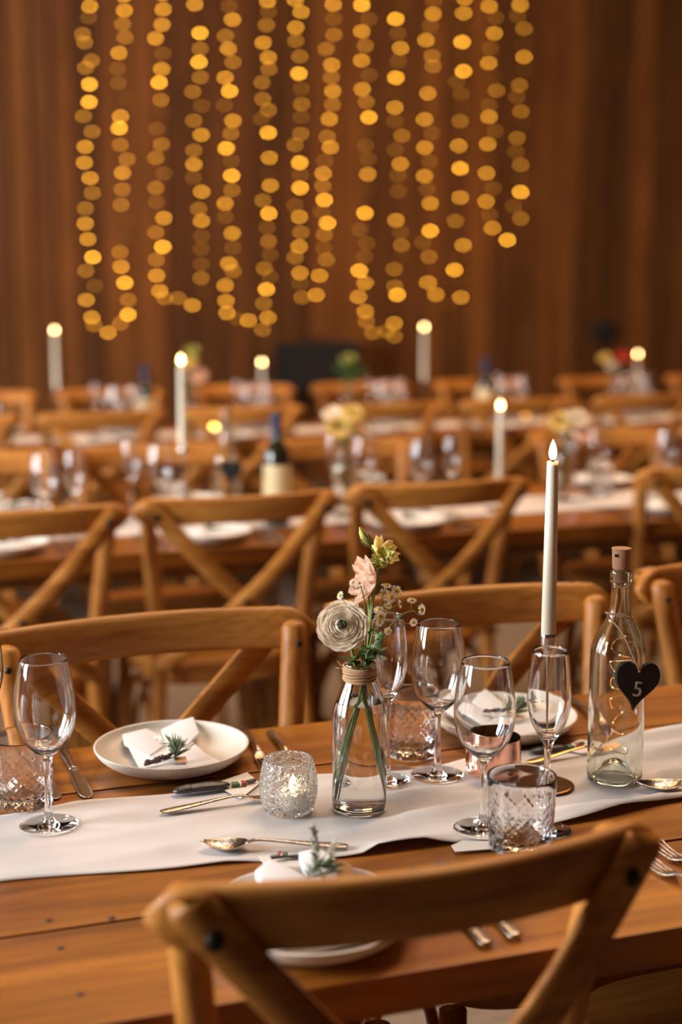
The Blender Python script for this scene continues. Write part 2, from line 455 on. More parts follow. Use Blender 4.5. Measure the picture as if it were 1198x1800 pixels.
# ------------------------------------------------------------------ tables
def table(label, u0, u1, v0, v1, trestles, nplank=4, cuts=None):
    cu, cv = (u0 + u1) / 2, (v0 + v1) / 2
    t = thing('trestle_table', label, 'table', W(cu, cv, 0), ROT)
    cuts = cuts or [v0 + (v1 - v0) * k / nplank for k in range(nplank + 1)]
    for a, b in zip(cuts, cuts[1:]):
        obj('plank', box(0, 0, 0, u1 - u0, b - a - 0.006, 0.042, 0.002), 'table', t, smooth=False, loc=(0, (a + b) / 2 - cv, TZ - 0.021))
    for s in (-1, 1):
        obj('side_rail', box(0, 0, 0, u1 - u0 - 0.3, 0.03, 0.06, 0.003), 'table_leg', t, smooth=False, loc=(0, s * ((v1 - v0) / 2 - 0.17), TZ - 0.072))
    for tu in trestles:
        for s in (-1, 1):
            obj('leg', tube([(0, s * 0.02, TZ - 0.102), (0, s * 0.30, 0)], [(0.04, 0.035)] * 2, 4), 'table_leg', t, smooth=False, loc=(tu - cu, 0, 0))
        obj('crossbar', box(0, 0, 0, 0.05, 0.34, 0.06, 0.004), 'table_leg', t, smooth=False, loc=(tu - cu, 0, 0.30))
    return t
T1A, T1B = 1.205, 1.997
t1 = table('worn orange-brown plank table carrying the ranunculus vase and the number 5 bottle', -1.5, 3.6, T1A, T1B, (-1.2, 1.20, 3.3), cuts=[T1A, 1.414, 1.612, 1.81, T1B])
for px, py in ((85, 1618), (106, 1667), (140, 1748), (196, 1614)):       # screw plugs in the near planks
    p = at_z(px, py); g = lathe([(0, 0.0), (0.0042, 0.0), (0.0042, 0.0006), (0, 0.0006)], 12)
    k = obj('screw_plug', g, 'knot', t1); k.location = t1.matrix_basis.inverted() @ Vector((p.x, p.y, TZ - 0.0002))
T2A, T2B = 3.42, 4.21
table('plank table with wine bottles, standing behind the ranunculus table', -1.5, 6.0, T2A, T2B, (-1.2, 1.15, 3.4, 5.7))
T3A, T3B = 5.63, 6.42
table('plank table closest to the back wall with its fairy lights', -1.5, 7.0, T3A, T3B, (-1.2, 2.4, 6.6))

# ------------------------------------------------------------------ cross-back chairs
def make_chair():
    c = thing('cross_back_chair', 'x', 'chair')
    # seat
    out = []
    for i in range(40):
        a = 2 * pi * i / 40; ca, sa = math.cos(a), math.sin(a)
        x = abs(ca) ** 0.55 * (1 if ca > 0 else -1); y = abs(sa) ** 0.6 * (1 if sa > 0 else -1)
        out.append((x * (0.208 + 0.022 * y), y * 0.19))
    obj('seat', slab(out, 0.448, 0.476, 0.008), 'chair_x', c)
    obj('seat_frame', slab([(x * 0.93, y * 0.93) for x, y in out], 0.415, 0.449, 0.004), 'chair_x', c)
    # posts run down into the rear legs
    for s in (-1, 1):
        path = catmull([(s * 0.205, -0.235, 0), (s * 0.19, -0.192, 0.25), (s * 0.178, -0.178, 0.45), (s * 0.19, -0.196, 0.66), (s * 0.212, -0.238, 0.868)], 6)
        n = len(path); rad = [0.0135 + 0.0055 * min(1, i / 8) for i in range(n)]
        pth = [p for p in path] + [path[-1] + Vector((0, -0.001, 0.008)), path[-1] + Vector((0, -0.001, 0.0105))]
        rad += [0.0145, 0.008]
        obj('back_post', tube(pth, rad, 14), 'chair_z', c)
        obj('bolt', xf(sphere(0.0062, seg=10, rings=6), T(s * 0.212, -0.2185, 0.848)), 'bolt', c)
        # front legs
        obj('leg', tube([(s * 0.195, 0.15, 0.42), (s * 0.2, 0.165, 0.25), (s * 0.205, 0.175, 0.0)], [0.019, 0.018, 0.0135], 12), 'chair_z', c)
        # bent side hoop
        hp = [(s * 0.199, 0.16 - 0.02, 0.12)] + [(s * (0.197 - 0.006 * math.sin(pi * k / 10)), 0.14 * math.cos(pi * k / 10) - 0.015, 0.22 + 0.185 * math.sin(pi * k / 10)) for k in range(11)] + [(s * 0.197, -0.172, 0.12)]
        obj('bentwood_hoop', tube(hp, 0.0095, 8), 'chair_y', c)
        obj('stretcher', tube([(s * 0.198, 0.165, 0.2), (s * 0.193, -0.195, 0.2)], 0.009, 8), 'chair_y', c)
    for y in (0.155,):
        hp = [(-0.185, y, 0.12)] + [(-0.175 * math.cos(pi * k / 12), y, 0.22 + 0.185 * math.sin(pi * k / 12)) for k in range(13)] + [(0.185, y, 0.12)]
        obj('bentwood_hoop', tube(hp, 0.0095, 8), 'chair_x', c)
    # curved top rail, rounded ends, lies behind the posts
    V, Fc = [], []; n = 32; sec = 12
    for i in range(n + 1):
        x = -0.25 + 0.5 * i / n
        q = x / 0.25
        yc = -0.305 + 0.053 * q * q
        e = max(0.0, (abs(x) - 0.212) / 0.038)
        kz = math.sqrt(max(0.0, 1 - e * e * 0.985))
        hh = 0.032 * (0.35 + 0.65 * kz) if e > 0 else 0.032
        hh *= kz if e > 0 else 1
        hh = max(hh, 0.004)
        th = 0.0115 * (0.5 + 0.5 * kz)
        zc = 0.862
        sl = 2 * 0.05 * q / 0.25
        nn = Vector((sl, -1, 0)).normalized()
        for k in range(sec):
            a = 2 * pi * k / sec; ca, sa = math.cos(a), math.sin(a)
            dz = hh * (abs(sa) ** 0.5) * (1 if sa > 0 else -1); dn = th * (abs(ca) ** 0.4) * (1 if ca > 0 else -1)
            V.append(Vector((x, yc - 0.14 * dz, zc)) + nn * dn + Vector((0, 0, dz)))
    for i in range(n):
        for k in range(sec):
            q = (k + 1) % sec
            Fc.append((i * sec + k, i * sec + q, (i + 1) * sec + q, (i + 1) * sec + k))
    Fc.append(tuple(reversed(range(sec)))); Fc.append(tuple(range(n * sec, (n + 1) * sec)))
    obj('top_rail', (V, Fc), 'chair_x', c)
    # crossed straps, bolted on the outside of the rail
    for s in (-1, 1):
        d = -0.007 if s > 0 else 0.006
        pts = catmull([(s * 0.218, -0.284, 0.882), (s * 0.205, -0.290, 0.865), (s * 0.10, -0.312 + d * 0.6, 0.745), (0, -0.300 + d, 0.645), (-s * 0.10, -0.258 + d * 0.6, 0.55), (-s * 0.168, -0.208, 0.485), (-s * 0.178, -0.201, 0.47)], 4)
        st = obj('cross_strap', strap(pts, 0.02, 0.006, (0, -1, 0)), 'chair_x', c)
        obj('bolt', xf(sphere(0.0095, seg=10, rings=6, sc=(1, 0.6, 1)), T(s * 0.2, -0.2975, 0.852)), 'bolt', st)
    obj('bolt', xf(sphere(0.008, seg=10, rings=6, sc=(1, 0.6, 1)), T(0, -0.315, 0.645)), 'bolt', c)
    return c
chair = make_chair(); chair.scale = (1.04, 1.0, 1.03)
used = [False]
def put_chair(u, v, far, label, group=None, tw=0.0):
    rz = ROT + (pi if far else 0) + tw
    if not used[0]:
        used[0] = True
        chair.location = W(u, v, 0); chair.rotation_euler = (0, 0, rz); tag(chair, label, 'chair', group)
        return chair
    return dup(chair, W(u, v, 0), rz, label, group)
n1 = put_chair(0.466, 1.397, False, 'oak cross-back chair with its back to us, blocking the plate with the grey-green sprig')
put_chair(1.065, 1.400, False, 'oak cross-back chair drawn up beside the cut tumbler, only a rail end showing', tw=0.0)
put_chair(0.420, 1.818, True, 'oak cross-back chair facing the stoneware plate with the dark lavender sprig', tw=0.03)
put_chair(0.945, 1.830, True, 'oak cross-back chair behind the taper candle in the steel candlestick')
put_chair(1.555, 1.900, True, 'oak cross-back chair behind the bottle with the slate heart')
G = 'chairs along the near side of the second table'
NW = ['beyond the tall candle from the two bottles', 'in front of the two bottles', 'in front of the yellow-bloom vase', 'in front of the mixed-bloom vase']
FW = ['farthest from the two bottles', 'next but one to the two bottles', 'behind the two bottles', 'behind the yellow-bloom vase', 'behind the low candle', 'beyond the mixed-bloom vase']
for k, (u_, v_) in enumerate(((0.335, 3.50), (0.864, 3.545), (1.412, 3.60), (2.26, 3.64))):
    put_chair(u_, v_, False, 'oak cross-back chair turned away from us, ' + NW[k], G, random.uniform(-0.03, 0.03))
G = 'chairs along the far side of the second table'
for k, u_ in enumerate((-0.2, 0.335, 0.855, 1.455, 2.40, 3.0)):
    put_chair(u_, 4.04 + random.uniform(-0.03, 0.03), True, 'oak cross-back chair facing us at the second table ' + FW[k], G, random.uniform(-0.04, 0.04))
G = 'chairs along the near side of the third table'
for u_ in (0.35, 0.92, 1.50, 2.12, 2.72, 3.35, 3.95):
    put_chair(u_, 5.82 + random.uniform(-0.03, 0.03), False, 'oak cross-back chair with its back to us at the table nearest the plank wall', G, random.uniform(-0.04, 0.04))
G = 'chairs along the far side of the third table'
for u_ in (0.55, 1.15, 1.78, 2.4, 3.05, 3.75, 4.4):
    put_chair(u_, 6.43 + random.uniform(-0.03, 0.03), True, 'oak cross-back chair between the last table and the plank wall', G, random.uniform(-0.04, 0.04))

n1.scale = (1.0, 1.0, 1.03)
# ------------------------------------------------------------------ table runners
def runner(label, u0, u1, vf, vb, flat_spots, nu=260, nv=26, seed=1.0, amp=1.0):
    V, Fc = [], []
    for i in range(nu + 1):
        u = u0 + (u1 - u0) * i / nu
        f, b = vf(u), vb(u)
        for j in range(nv + 1):
            t = j / nv; v = f + (b - f) * t
            k = amp * (0.45 + 1.75 / (1 + math.exp(-(u - 0.6) * 12)))
            h = 0.0042 * (1 - abs(math.sin(v * 44 + 2.6 * math.sin(u * 3.1 + seed) + 0.7 * math.sin(u * 7.7)))) ** 1.6
            h += 0.0030 * (0.5 + 0.5 * math.sin(v * 52 - 9 * math.sin(u * 1.9 + 2 * seed))) ** 3
            h += 0.0035 * max(0, math.sin(v * 38 + u * 11 + seed)) ** 6
            h *= k
            for (su, sv, sr) in flat_spots:
                d = math.hypot(u - su, v - sv)
                if d < sr * 1.6: h *= min(1, max(0, (d - sr) / (0.6 * sr)))
            e = min(t, 1 - t)
            lift = 0.0016 + 0.003 * math.exp(-e * 22) * (0.5 + 0.5 * math.sin(u * 23 + seed)) * k * (1 if e < 0.2 else 0)
            V.append(Vector((u, v, lift + h)))
    m = nv + 1
    for i in range(nu):
        for j in range(nv):
            Fc.append((i * m + j, (i + 1) * m + j, (i + 1) * m + j + 1, i * m + j + 1))
    o = obj('table_runner', (V, Fc), 'runner')
    o.location = (0, 0, TZ); o.rotation_euler = (0, 0, ROT)
    tag(o, label, 'runner')
    md = o.modifiers.new('thickness', 'SOLIDIFY'); md.thickness = 0.0009; md.offset = -1
    return o
def lerp_tab(tab):
    def f(u):
        if u <= tab[0][0]: return tab[0][1]
        for (a, x), (b, y) in zip(tab, tab[1:]):
            if u <= b:
                t = (u - a) / (b - a); t = t * t * (3 - 2 * t)
                return x + (y - x) * t
        return tab[-1][1]
    return f
vf1 = lerp_tab([(-1.5, 1.56), (0.13, 1.553), (0.35, 1.522), (0.54, 1.490), (0.70, 1.487), (0.82, 1.499), (0.99, 1.522), (1.4, 1.50), (3.6, 1.52)])
vb1 = lerp_tab([(-1.5, 1.76), (0.15, 1.757), (0.25, 1.770), (0.37, 1.760), (0.49, 1.765), (0.7, 1.745), (0.86, 1.752), (1.15, 1.764), (3.6, 1.77)])
SPOTS = []
def spot(u, v, r): SPOTS.append((u, v, r))

# ------------------------------------------------------------------ glassware
def wine_profile():
    return prof([(0, 0), (0.036, 0)], [(0.036, 0), (0.0362, 0.0007), (0.035, 0.0014)],
                [(0.035, 0.0014), (0.024, 0.0015), (0.014, 0.0022), (0.0085, 0.005), (0.0058, 0.011), (0.0046, 0.02), (0.0038, 0.045), (0.0040, 0.075), (0.006, 0.088), (0.014, 0.0945), (0.026, 0.107), (0.0345, 0.125), (0.0375, 0.145), (0.0362, 0.170), (0.0325, 0.195), (0.0290, 0.212)],
                [(0.0290, 0.212), (0.02865, 0.2123), (0.0283, 0.212)],
                [(0.0283, 0.212), (0.0317, 0.195), (0.0354, 0.170), (0.0366, 0.145), (0.0333, 0.126), (0.0248, 0.1085), (0.012, 0.0975), (0.0, 0.0945)], n=4)
def flute_profile():
    return prof([(0, 0), (0.031, 0)], [(0.031, 0), (0.0312, 0.0007), (0.030, 0.0014)],
                [(0.030, 0.0014), (0.021, 0.0015), (0.0125, 0.0022), (0.008, 0.005), (0.0056, 0.011), (0.0044, 0.02), (0.0037, 0.05), (0.0039, 0.095), (0.0058, 0.110), (0.012, 0.121), (0.021, 0.138), (0.0262, 0.160), (0.0265, 0.175), (0.0245, 0.203), (0.0213, 0.228)],
                [(0.0213, 0.228), (0.02095, 0.2283), (0.0206, 0.228)],
                [(0.0206, 0.228), (0.0238, 0.203), (0.0257, 0.175), (0.0250, 0.160), (0.0197, 0.1395), (0.0102, 0.1235), (0.0, 0.1185)], n=4)
def tumbler_geo(seg=160):
    R0, R1, H = 0.0375, 0.0412, 0.092
    pr = [(0, 0.0), (0.030, 0.0), (0.0345, 0.0008)]
    nz = 46
    for i in range(nz + 1):
        z = 0.003 + (H - 0.004) * i / nz
        pr.append((R0 + (R1 - R0) * z / H, z))
    pr += [(R1 - 0.0004, H), (R1 - 0.0015, H), (R1 - 0.0019, H - 0.0006)]
    for i in range(1, 7): pr.append((R1 - 0.0020 - 0.0030 * i / 6, H - (H - 0.018) * i / 6))
    pr += [(0.030, 0.014), (0.02, 0.013), (0, 0.0125)]
    nout = 3 + nz + 1
    def fn(r, z, a, j):
        if j < 3 or j >= nout: return r
        n = 11
        s = a / (2 * pi) * n
        t = (z - 0.006) / (2 * pi * 0.038 / n)
        d1 = abs(((s + t) % 1) - 0.5) * 2; d2 = abs(((s - t) % 1) - 0.5) * 2
        d3 = abs(((2 * s + 2 * t) % 1) - 0.5) * 2; d4 = abs(((2 * s - 2 * t) % 1) - 0.5) * 2
        big = max(max(0, 1 - (1 - d1) / 0.16), max(0, 1 - (1 - d2) / 0.16))
        small = max(max(0, 1 - (1 - d3) / 0.3), max(0, 1 - (1 - d4) / 0.3))
        cell = (int(math.floor(s + t)) + int(math.floor(s - t))) % 2
        top = 0.058 + 0.008 * math.cos(2 * pi * s)
        k = 1 / (1 + math.exp((z - top) * 900)) if z > 0.006 else z / 0.006 * 0.8
        fan = max(0, 1 - abs(((s * 1) % 1) - 0.5) / 0.03) * (1 if top < z < top + 0.012 else 0)
        return r - 0.0017 * (max(big, 0.55 * small * (1 if cell else 0.5)) * k) - 0.0008 * fan
    return lathe(pr, seg, fn)
LBL_G = {}
wine0 = flute0 = tum0 = None
def put_wine(p, label, group=None, tz=TZ):
    global wine0
    loc = Vector((p[0], p[1], p[2] if len(p) > 2 else tz))
    if wine0 is None:
        wine0 = obj('wine_glass', lathe(wine_profile(), 48), 'glass'); wine0.location = loc
        return tag(wine0, label, 'wine glass', group)
    return dup(wine0, loc, random.uniform(0, 6), label, group)
def put_flute(p, label, group=None):
    global flute0
    loc = Vector(p)
    if flute0 is None:
        flute0 = obj('champagne_flute', lathe(flute_profile(), 48), 'glass'); flute0.location = loc
        return tag(flute0, label, 'glass', group)
    return dup(flute0, loc, random.uniform(0, 6), label, group)
def put_tumbler(p, label, group=None, rz=0.0):
    global tum0
    loc = Vector(p)
    if tum0 is None:
        tum0 = obj('cut_glass_tumbler', tumbler_geo(), 'cutglass'); tum0.location = loc; tum0.rotation_euler = (0, 0, rz)
        return tag(tum0, label, 'glass', group)
    return dup(tum0, loc, rz, label, group)
ZR = TZ + 0.0032      # resting height on the flattened runner
ZT = TZ + 0.0008
def base(px, py, z, r):
    p = at_z(px, py, z); q = uv(p); spot(q[0], q[1], r)
    return p
# near setting
put_wine(base(848, 1456, ZR, 0.04), 'empty wine glass standing between the copper votive and the cut tumbler')
put_flute(base(959, 1460, ZR, 0.034), 'champagne flute standing behind the cut tumbler beside the candlestick')
put_tumbler(base(914, 1492, ZT, 0.045), 'cut-glass tumbler with diamond pattern in front of the champagne flute', rz=0.2)
# back setting
put_wine(base(768, 1362, ZR, 0.04), 'empty wine glass standing behind the flower vase, near the copper votive')
put_flute(base(680, 1372, ZR, 0.034), 'champagne flute half hidden behind the twine-wrapped flower vase')
put_tumbler(base(722, 1326, ZT, 0.045), 'cut-glass tumbler standing behind the flower vase', rz=0.5)
# left setting
put_wine(base(86, 1450, ZR, 0.04), 'empty wine glass in front of a cut tumbler, left of the lavender plate')
put_flute(base(-22, 1395, ZR, 0.034), 'champagne flute cut off by the picture edge beside a tumbler')
put_tumbler(base(41, 1413, ZT, 0.045), 'cut-glass tumbler standing behind the wine glass near the two knives', rz=0.1)

# ------------------------------------------------------------------ plates
def make_plate():
    return lathe(prof([(0, 0), (0.045, 0), (0.06, 0.0)], [(0.06, 0.0), (0.085, 0.006), (0.101, 0.017), (0.1075, 0.0265)],
                      [(0.1075, 0.0265), (0.1078, 0.0285), (0.1055, 0.0288)], [(0.1055, 0.0288), (0.097, 0.0185), (0.080, 0.0095), (0.06, 0.0062), (0, 0.006)], n=4), 64)
plate0 = obj('dinner_plate', make_plate(), 'plate')
def centre_of_plate(px, py): return at_z(px, py, TZ + 0.014)
pE1 = at_z(302, 1327, TZ + 0.012); pE1.z = TZ + 0.0005
plate0.location = pE1
tag(plate0, 'speckled stoneware plate with white napkin and dark lavender sprig', 'plate')
pE2 = at_z(886, 1272, TZ + 0.012); pE2.z = TZ + 0.0005
dup(plate0, pE2, 0.4, 'stoneware plate seen through the wine glass and flute, holding a napkin')
uN, vN = uv(at_z(607, 1690, TZ + 0.02)); vN += 0.108
pN1 = W(uN, vN, TZ + 0.0005)
dup(plate0, pN1, 1.0, 'stoneware plate partly hidden by the chair rail, below the grey-green sprig')

def flat_world(pxs, z): return [at_z(x, y, z) for x, y in pxs]
# napkins: folded layers following the fold lines seen in the photograph, local to the plate centre (table axes)
def napkin(name, label, origin, rz, layers, parts_z, group=None):
    t = thing(name, label, 'napkin', origin, rz, group)
    for k, (pts, z0, z1, nm) in enumerate(layers):
        g = slab(pts, z0, z1, 0.0016)
        g2 = []
        for p in g[0]:
            r2 = (p.x ** 2 + p.y ** 2)
            g2.append(Vector((p.x, p.y, p.z + 1.1 * r2 * 1.0 + 0.0012 * math.sin(p.x * 70 + k) * math.sin(p.y * 60 + 2 * k))))
        obj(nm, (g2, g[1]), 'napkin', t)
    return t
def loc_pts(pxs, z, origin):
    o = uv(origin)
    r = []
    for x, y in pxs:
        q = uv(at_z(x, y, z)); r.append((q[0] - o[0], q[1] - o[1]))
    return r
sc = 1 / 2.995
def cE(x, y): return (160 + x * sc, 1240 + y * sc)
L_body = loc_pts([cE(*p) for p in ((170, 178), (330, 215), (520, 180), (600, 245), (683, 312), (560, 335), (310, 357), (250, 325))], TZ + 0.016, pE1)
L_flap = loc_pts([cE(*p) for p in ((165, 150), (290, 118), (420, 150), (310, 232), (175, 190))], TZ + 0.026, pE1)
L_back = loc_pts([cE(*p) for p in ((370, 125), (470, 95), (540, 84), (570, 135), (500, 190), (400, 200))], TZ + 0.024, pE1)
NAP = [(L_body, 0.0085, 0.0125, 'folded_layer'), (L_flap, 0.0130, 0.0165, 'folded_flap'), (L_back, 0.0128, 0.0160, 'folded_corner')]
napE1 = napkin('napkin', 'white cotton napkin folded on the plate under the dark lavender sprig', pE1, ROT, NAP, 0)

# sprigs
def sprig_geo(path, n, ln, r0, spread, seed):
    rnd = random.Random(seed); gs = []
    path = catmull(path, 6)
    for i in range(n):
        t = (i + 0.5) / n; k = t * (len(path) - 1); a = int(k); p = path[a].lerp(path[min(a + 1, len(path) - 1)], k - a)
        d = (path[min(a + 1, len(path) - 1)] - path[max(a - 1, 0)]).normalized()
        side = Vector((rnd.gauss(0, 1), rnd.gauss(0, 1), abs(rnd.gauss(0.3, 0.8)))).normalized()
        q = p + (d * 0.6 + side * spread) * ln * rnd.uniform(0.7, 1.2)
        gs.append(tube([p, (p + q) / 2 + Vector((0, 0, 0.001)), q], [r0 * 0.6, r0, r0 * 0.25], 5))
    return join(*gs)
def sprig(label, origin, rz, group=None, heads=None):
    t = thing('lavender_sprig', label, 'sprig', origin, rz, group)
    obj('stem', tube(catmull([(-0.03, -0.012, 0.0), (0, 0, 0.003), (0.02, 0.02, 0.004), (0.035, 0.035, 0.006)], 4), 0.0008, 5), 'stem', t)
    obj('lavender_head', sprig_geo([(-0.046, -0.018, 0.001), (-0.03, -0.011, 0.002), (-0.012, -0.003, 0.003)], 80, 0.0078, 0.0021, 0.8, 3), 'lavender', t)
    obj('rosemary_needles', sprig_geo([(-0.002, -0.008, 0.004), (0.004, 0.006, 0.008), (0.004, 0.028, 0.008)], 70, 0.019, 0.0014, 0.85, 4), 'rosemary', t)
    obj('seed_heads', sprig_geo([(0.0, 0.02, 0.010), (-0.014, 0.05, 0.013)], 26, 0.009, 0.0011, 0.9, 5), 'petal_white', t)
    return t
spE1 = sprig('dark lavender and rosemary sprig lying on the napkin of the left plate', at_z(308, 1333, TZ + 0.0235), ROT)
tg = obj('kraft_tag', slab([(-0.006, -0.016), (0.010, -0.018), (0.012, 0.004), (-0.004, 0.006)], 0, 0.0008), 'kraft', spE1, smooth=False)
tg.location = (0.002, -0.004, 0.0004)
# second far plate
dup(napE1, pE2, ROT + 0.3, 'white cotton napkin folded on the plate behind the champagne flute')
dup(spE1, at_z(905, 1258, TZ + 0.0235), ROT - 0.6, 'rosemary sprig on the napkin seen between wine glass and flute')
# near plate: napkin, kraft tag and an upright grey-green sprig showing above the chair rail
def cN(x, y): return (400 + x / 3.993, 1460 + y / 3.993)
N_body = [(-0.062, -0.085), (0.05, -0.075), (0.07, -0.02), (0.055, 0.05), (-0.04, 0.06), (-0.075, 0.0)]
N_roll = loc_pts([cN(*p) for p in ((195, 330), (290, 272), (420, 300), (600, 370), (560, 440), (240, 400))], TZ + 0.03, pN1)
N_flap = loc_pts([cN(*p) for p in ((500, 220), (640, 200), (760, 250), (770, 380), (560, 390))], TZ + 0.03, pN1)
napN = napkin('napkin', 'white cotton napkin on the plate half hidden by the chair rail', pN1, ROT,
       [(N_body, 0.0085, 0.016, 'folded_layer'), (N_roll, 0.0165, 0.030, 'folded_flap'), (N_flap, 0.0165, 0.027, 'folded_corner')], 0)
sp = thing('dried_sprig', 'dusty grey-green sprig tucked in the napkin above the chair rail', 'sprig', at_z(560, 1540, TZ + 0.03), ROT)
obj('stem', tube([(0, -0.02, 0), (0.002, 0.01, 0.012), (0.002, 0.035, 0.03)], 0.0009, 5), 'stem', sp)
obj('flower_head', sprig_geo([(0.0, 0.012, 0.012), (0.003, 0.022, 0.026), (0.003, 0.03, 0.04)], 50, 0.007, 0.0018, 0.8, 11), 'greygreen', sp)
obj('side_head', sprig_geo([(0.012, 0.005, 0.01), (0.024, 0.02, 0.026)], 26, 0.006, 0.0015, 0.8, 12), 'petal_white', sp)
obj('needles', sprig_geo([(-0.014, -0.006, 0.004), (0.0, 0.0, 0.01), (0.014, -0.002, 0.006)], 44, 0.015, 0.0009, 0.9, 13), 'rosemary', sp)
kt = obj('kraft_tag', slab([(-0.011, -0.026), (0.014, -0.026), (0.013, 0.006), (0.004, 0.014), (-0.006, 0.012)], 0, 0.0009), 'kraft', None, smooth=False)
kp = at_z(600, 1530, TZ + 0.034); kt.location = kp; kt.rotation_euler = (0.5, 0.1, ROT)
tag(kt, 'blank brown kraft tag leaning by the grey-green sprig', 'tag')

# ------------------------------------------------------------------ cutlery (handle end at x = 0, length along +x)
def ribbon(st, seg=10):
    """stations (x, half width, z, half thickness)"""
    V, Fc = [], []
    for x, w, z, h in st:
        for k in range(seg):
            a = 2 * pi * k / seg
            V.append(Vector((x, w * math.cos(a), z + h * math.sin(a))))
    n = len(st)
    for i in range(n - 1):
        for k in range(seg):
            q = (k + 1) % seg
            Fc.append((i * seg + k, i * seg + q, (i + 1) * seg + q, (i + 1) * seg + k))
    Fc.append(tuple(reversed(range(seg)))); Fc.append(tuple(range((n - 1) * seg, n * seg)))
    return V, Fc
def smooth_st(st, n=4):
    out = []
    a = catmull([(s[0], s[1], s[2]) for s in st], n); b = catmull([(s[3], 0, 0) for s in st], n)
    return [(p[0], max(p[1], 0.0004), p[2], max(q[0], 0.0003)) for p, q in zip(a, b)]
HANDLE = [(0, 0.002, 0.0030, 0.001), (0.004, 0.0070, 0.0032, 0.0016), (0.02, 0.0088, 0.0040, 0.0019), (0.05, 0.0066, 0.0065, 0.0019), (0.085, 0.0042, 0.0100, 0.0018), (0.115, 0.0034, 0.0120, 0.0018), (0.130, 0.0042, 0.0085, 0.0016)]
def make_fork(mat='silver'):
    t = thing('fork', 'x', 'fork')
    obj('handle', ribbon(smooth_st(HANDLE)), mat, t)
    gs = [ribbon(smooth_st([(0.128, 0.0042, 0.0088, 0.0015), (0.136, 0.0088, 0.0055, 0.0012), (0.146, 0.0112, 0.0036, 0.0011), (0.150, 0.0113, 0.0034, 0.001)], 3))]
    for k in range(4):
        y = -0.0093 + 0.0062 * k
        gs.append(xf(ribbon(smooth_st([(0.147, 0.0021, 0.0034, 0.001), (0.162, 0.0018, 0.0036, 0.001), (0.178, 0.0015, 0.0062, 0.0009), (0.190, 0.0007, 0.0105, 0.0006)], 3), 6), T(0, y, 0)))
    obj('tines', join(*gs), mat, t)
    return t
def make_spoon(mat='silver'):
    t = thing('spoon', 'x', 'spoon')
    obj('handle', ribbon(smooth_st(HANDLE)), mat, t)
    V, Fc = [], []; n, m = 16, 16
    for i in range(n + 1):
        s = i / n; x = 0.126 + 0.062 * s
        w = 0.0188 * math.sin(pi * min(1, s ** 0.82)) ** 0.62 if 0 < s < 1 else 0.001
        w = max(w, 0.0035 if i == 0 else 0.0012)
        rim = 0.0100 - 0.004 * math.sin(pi * s) + 0.001 * s
        for j in range(m + 1):
            q = -1 + 2 * j / m
            V.append(Vector((x, w * q, rim - 0.0075 * math.sin(pi * s) ** 0.8 * (1 - q * q) if 0 < s < 1 else rim)))
    for i in range(n):
        for j in range(m):
            a = i * (m + 1) + j; Fc.append((a, a + m + 1, a + m + 2, a + 1))
    b = obj('bowl', (V, Fc), mat, t)
    md = b.modifiers.new('thickness', 'SOLIDIFY'); md.thickness = 0.0012; md.offset = 0
    return t
def make_knife(mat='silver'):
    t = thing('knife', 'x', 'knife')
    obj('handle', ribbon(smooth_st([(0, 0.003, 0.0045, 0.002), (0.004, 0.0085, 0.0048, 0.0035), (0.03, 0.0078, 0.005, 0.0036), (0.07, 0.0062, 0.005, 0.0034), (0.096, 0.0058, 0.0048, 0.003)])), mat, t)
    obj('blade', ribbon(smooth_st([(0.094, 0.0055, 0.0046, 0.0018), (0.105, 0.0075, 0.0042, 0.0008), (0.15, 0.0095, 0.0032, 0.0007), (0.19, 0.0105, 0.0026, 0.0006), (0.208, 0.0075, 0.0024, 0.0005), (0.215, 0.001, 0.0024, 0.0004)])), 'steel', t)
    return t
CUT = {'fork': (make_fork(), 0.190), 'spoon': (make_spoon(), 0.188), 'knife': (make_knife(), 0.215), 'gold_fork': (make_fork('gold'), 0.190)}
cut_used = set()
def cutlery(kind, p0, p1, label, z=ZT, group=None, roll=0.0):
    """p0 handle end, p1 tip (points on the table)"""
    root, L = CUT[kind]
    if z == ZR:
        for f_ in (0.0, 0.25, 0.5, 0.75, 1.0):
            q_ = uv(Vector(p0).lerp(Vector(p1), f_)); spot(q_[0], q_[1], 0.022)
    a = Vector((p0[0], p0[1], z)); d = Vector((p1[0] - p0[0], p1[1] - p0[1], 0)); ln = d.length
    rz = math.atan2(d.y, d.x)
    if kind not in cut_used:
        cut_used.add(kind); o = root; o.location = a; o.rotation_euler = (0, 0, rz); tag(o, label, root['category'], group)
    else: o = dup(root, a, rz, label, group)
    k = min(1.15, max(0.85, ln / L)); o.scale = (k, k, k)
    if roll: o.rotation_euler = (roll, 0, rz)
    return o
def vline(px, py, dv, du=0.0, z=ZT):
    """from the pixel along the table's cross direction"""
    p = at_z(px, py, z); q = uv(p)
    return p, W(q[0] + du, q[1] + dv, z)
# far-left setting
a, b = vline(110, 1322, -0.2, 0.005); cutlery('knife', a, b, 'knife lying closest to the lavender plate, handle towards the chair')
a = a - W(1, 0) * 0.036; b = b - W(1, 0) * 0.04 + W(0, 1) * 0.01; cutlery('knife', a, b, 'knife lying half behind the cut tumbler and wine glass')
a, b = vline(426, 1285, -0.175, -0.012); cutlery('fork', a, b, 'antique fork lying right beside the rim of the lavender plate')
a, b = vline(474, 1287, -0.165, -0.012); cutlery('fork', a, b, 'antique fork lying between another fork and the flower vase')
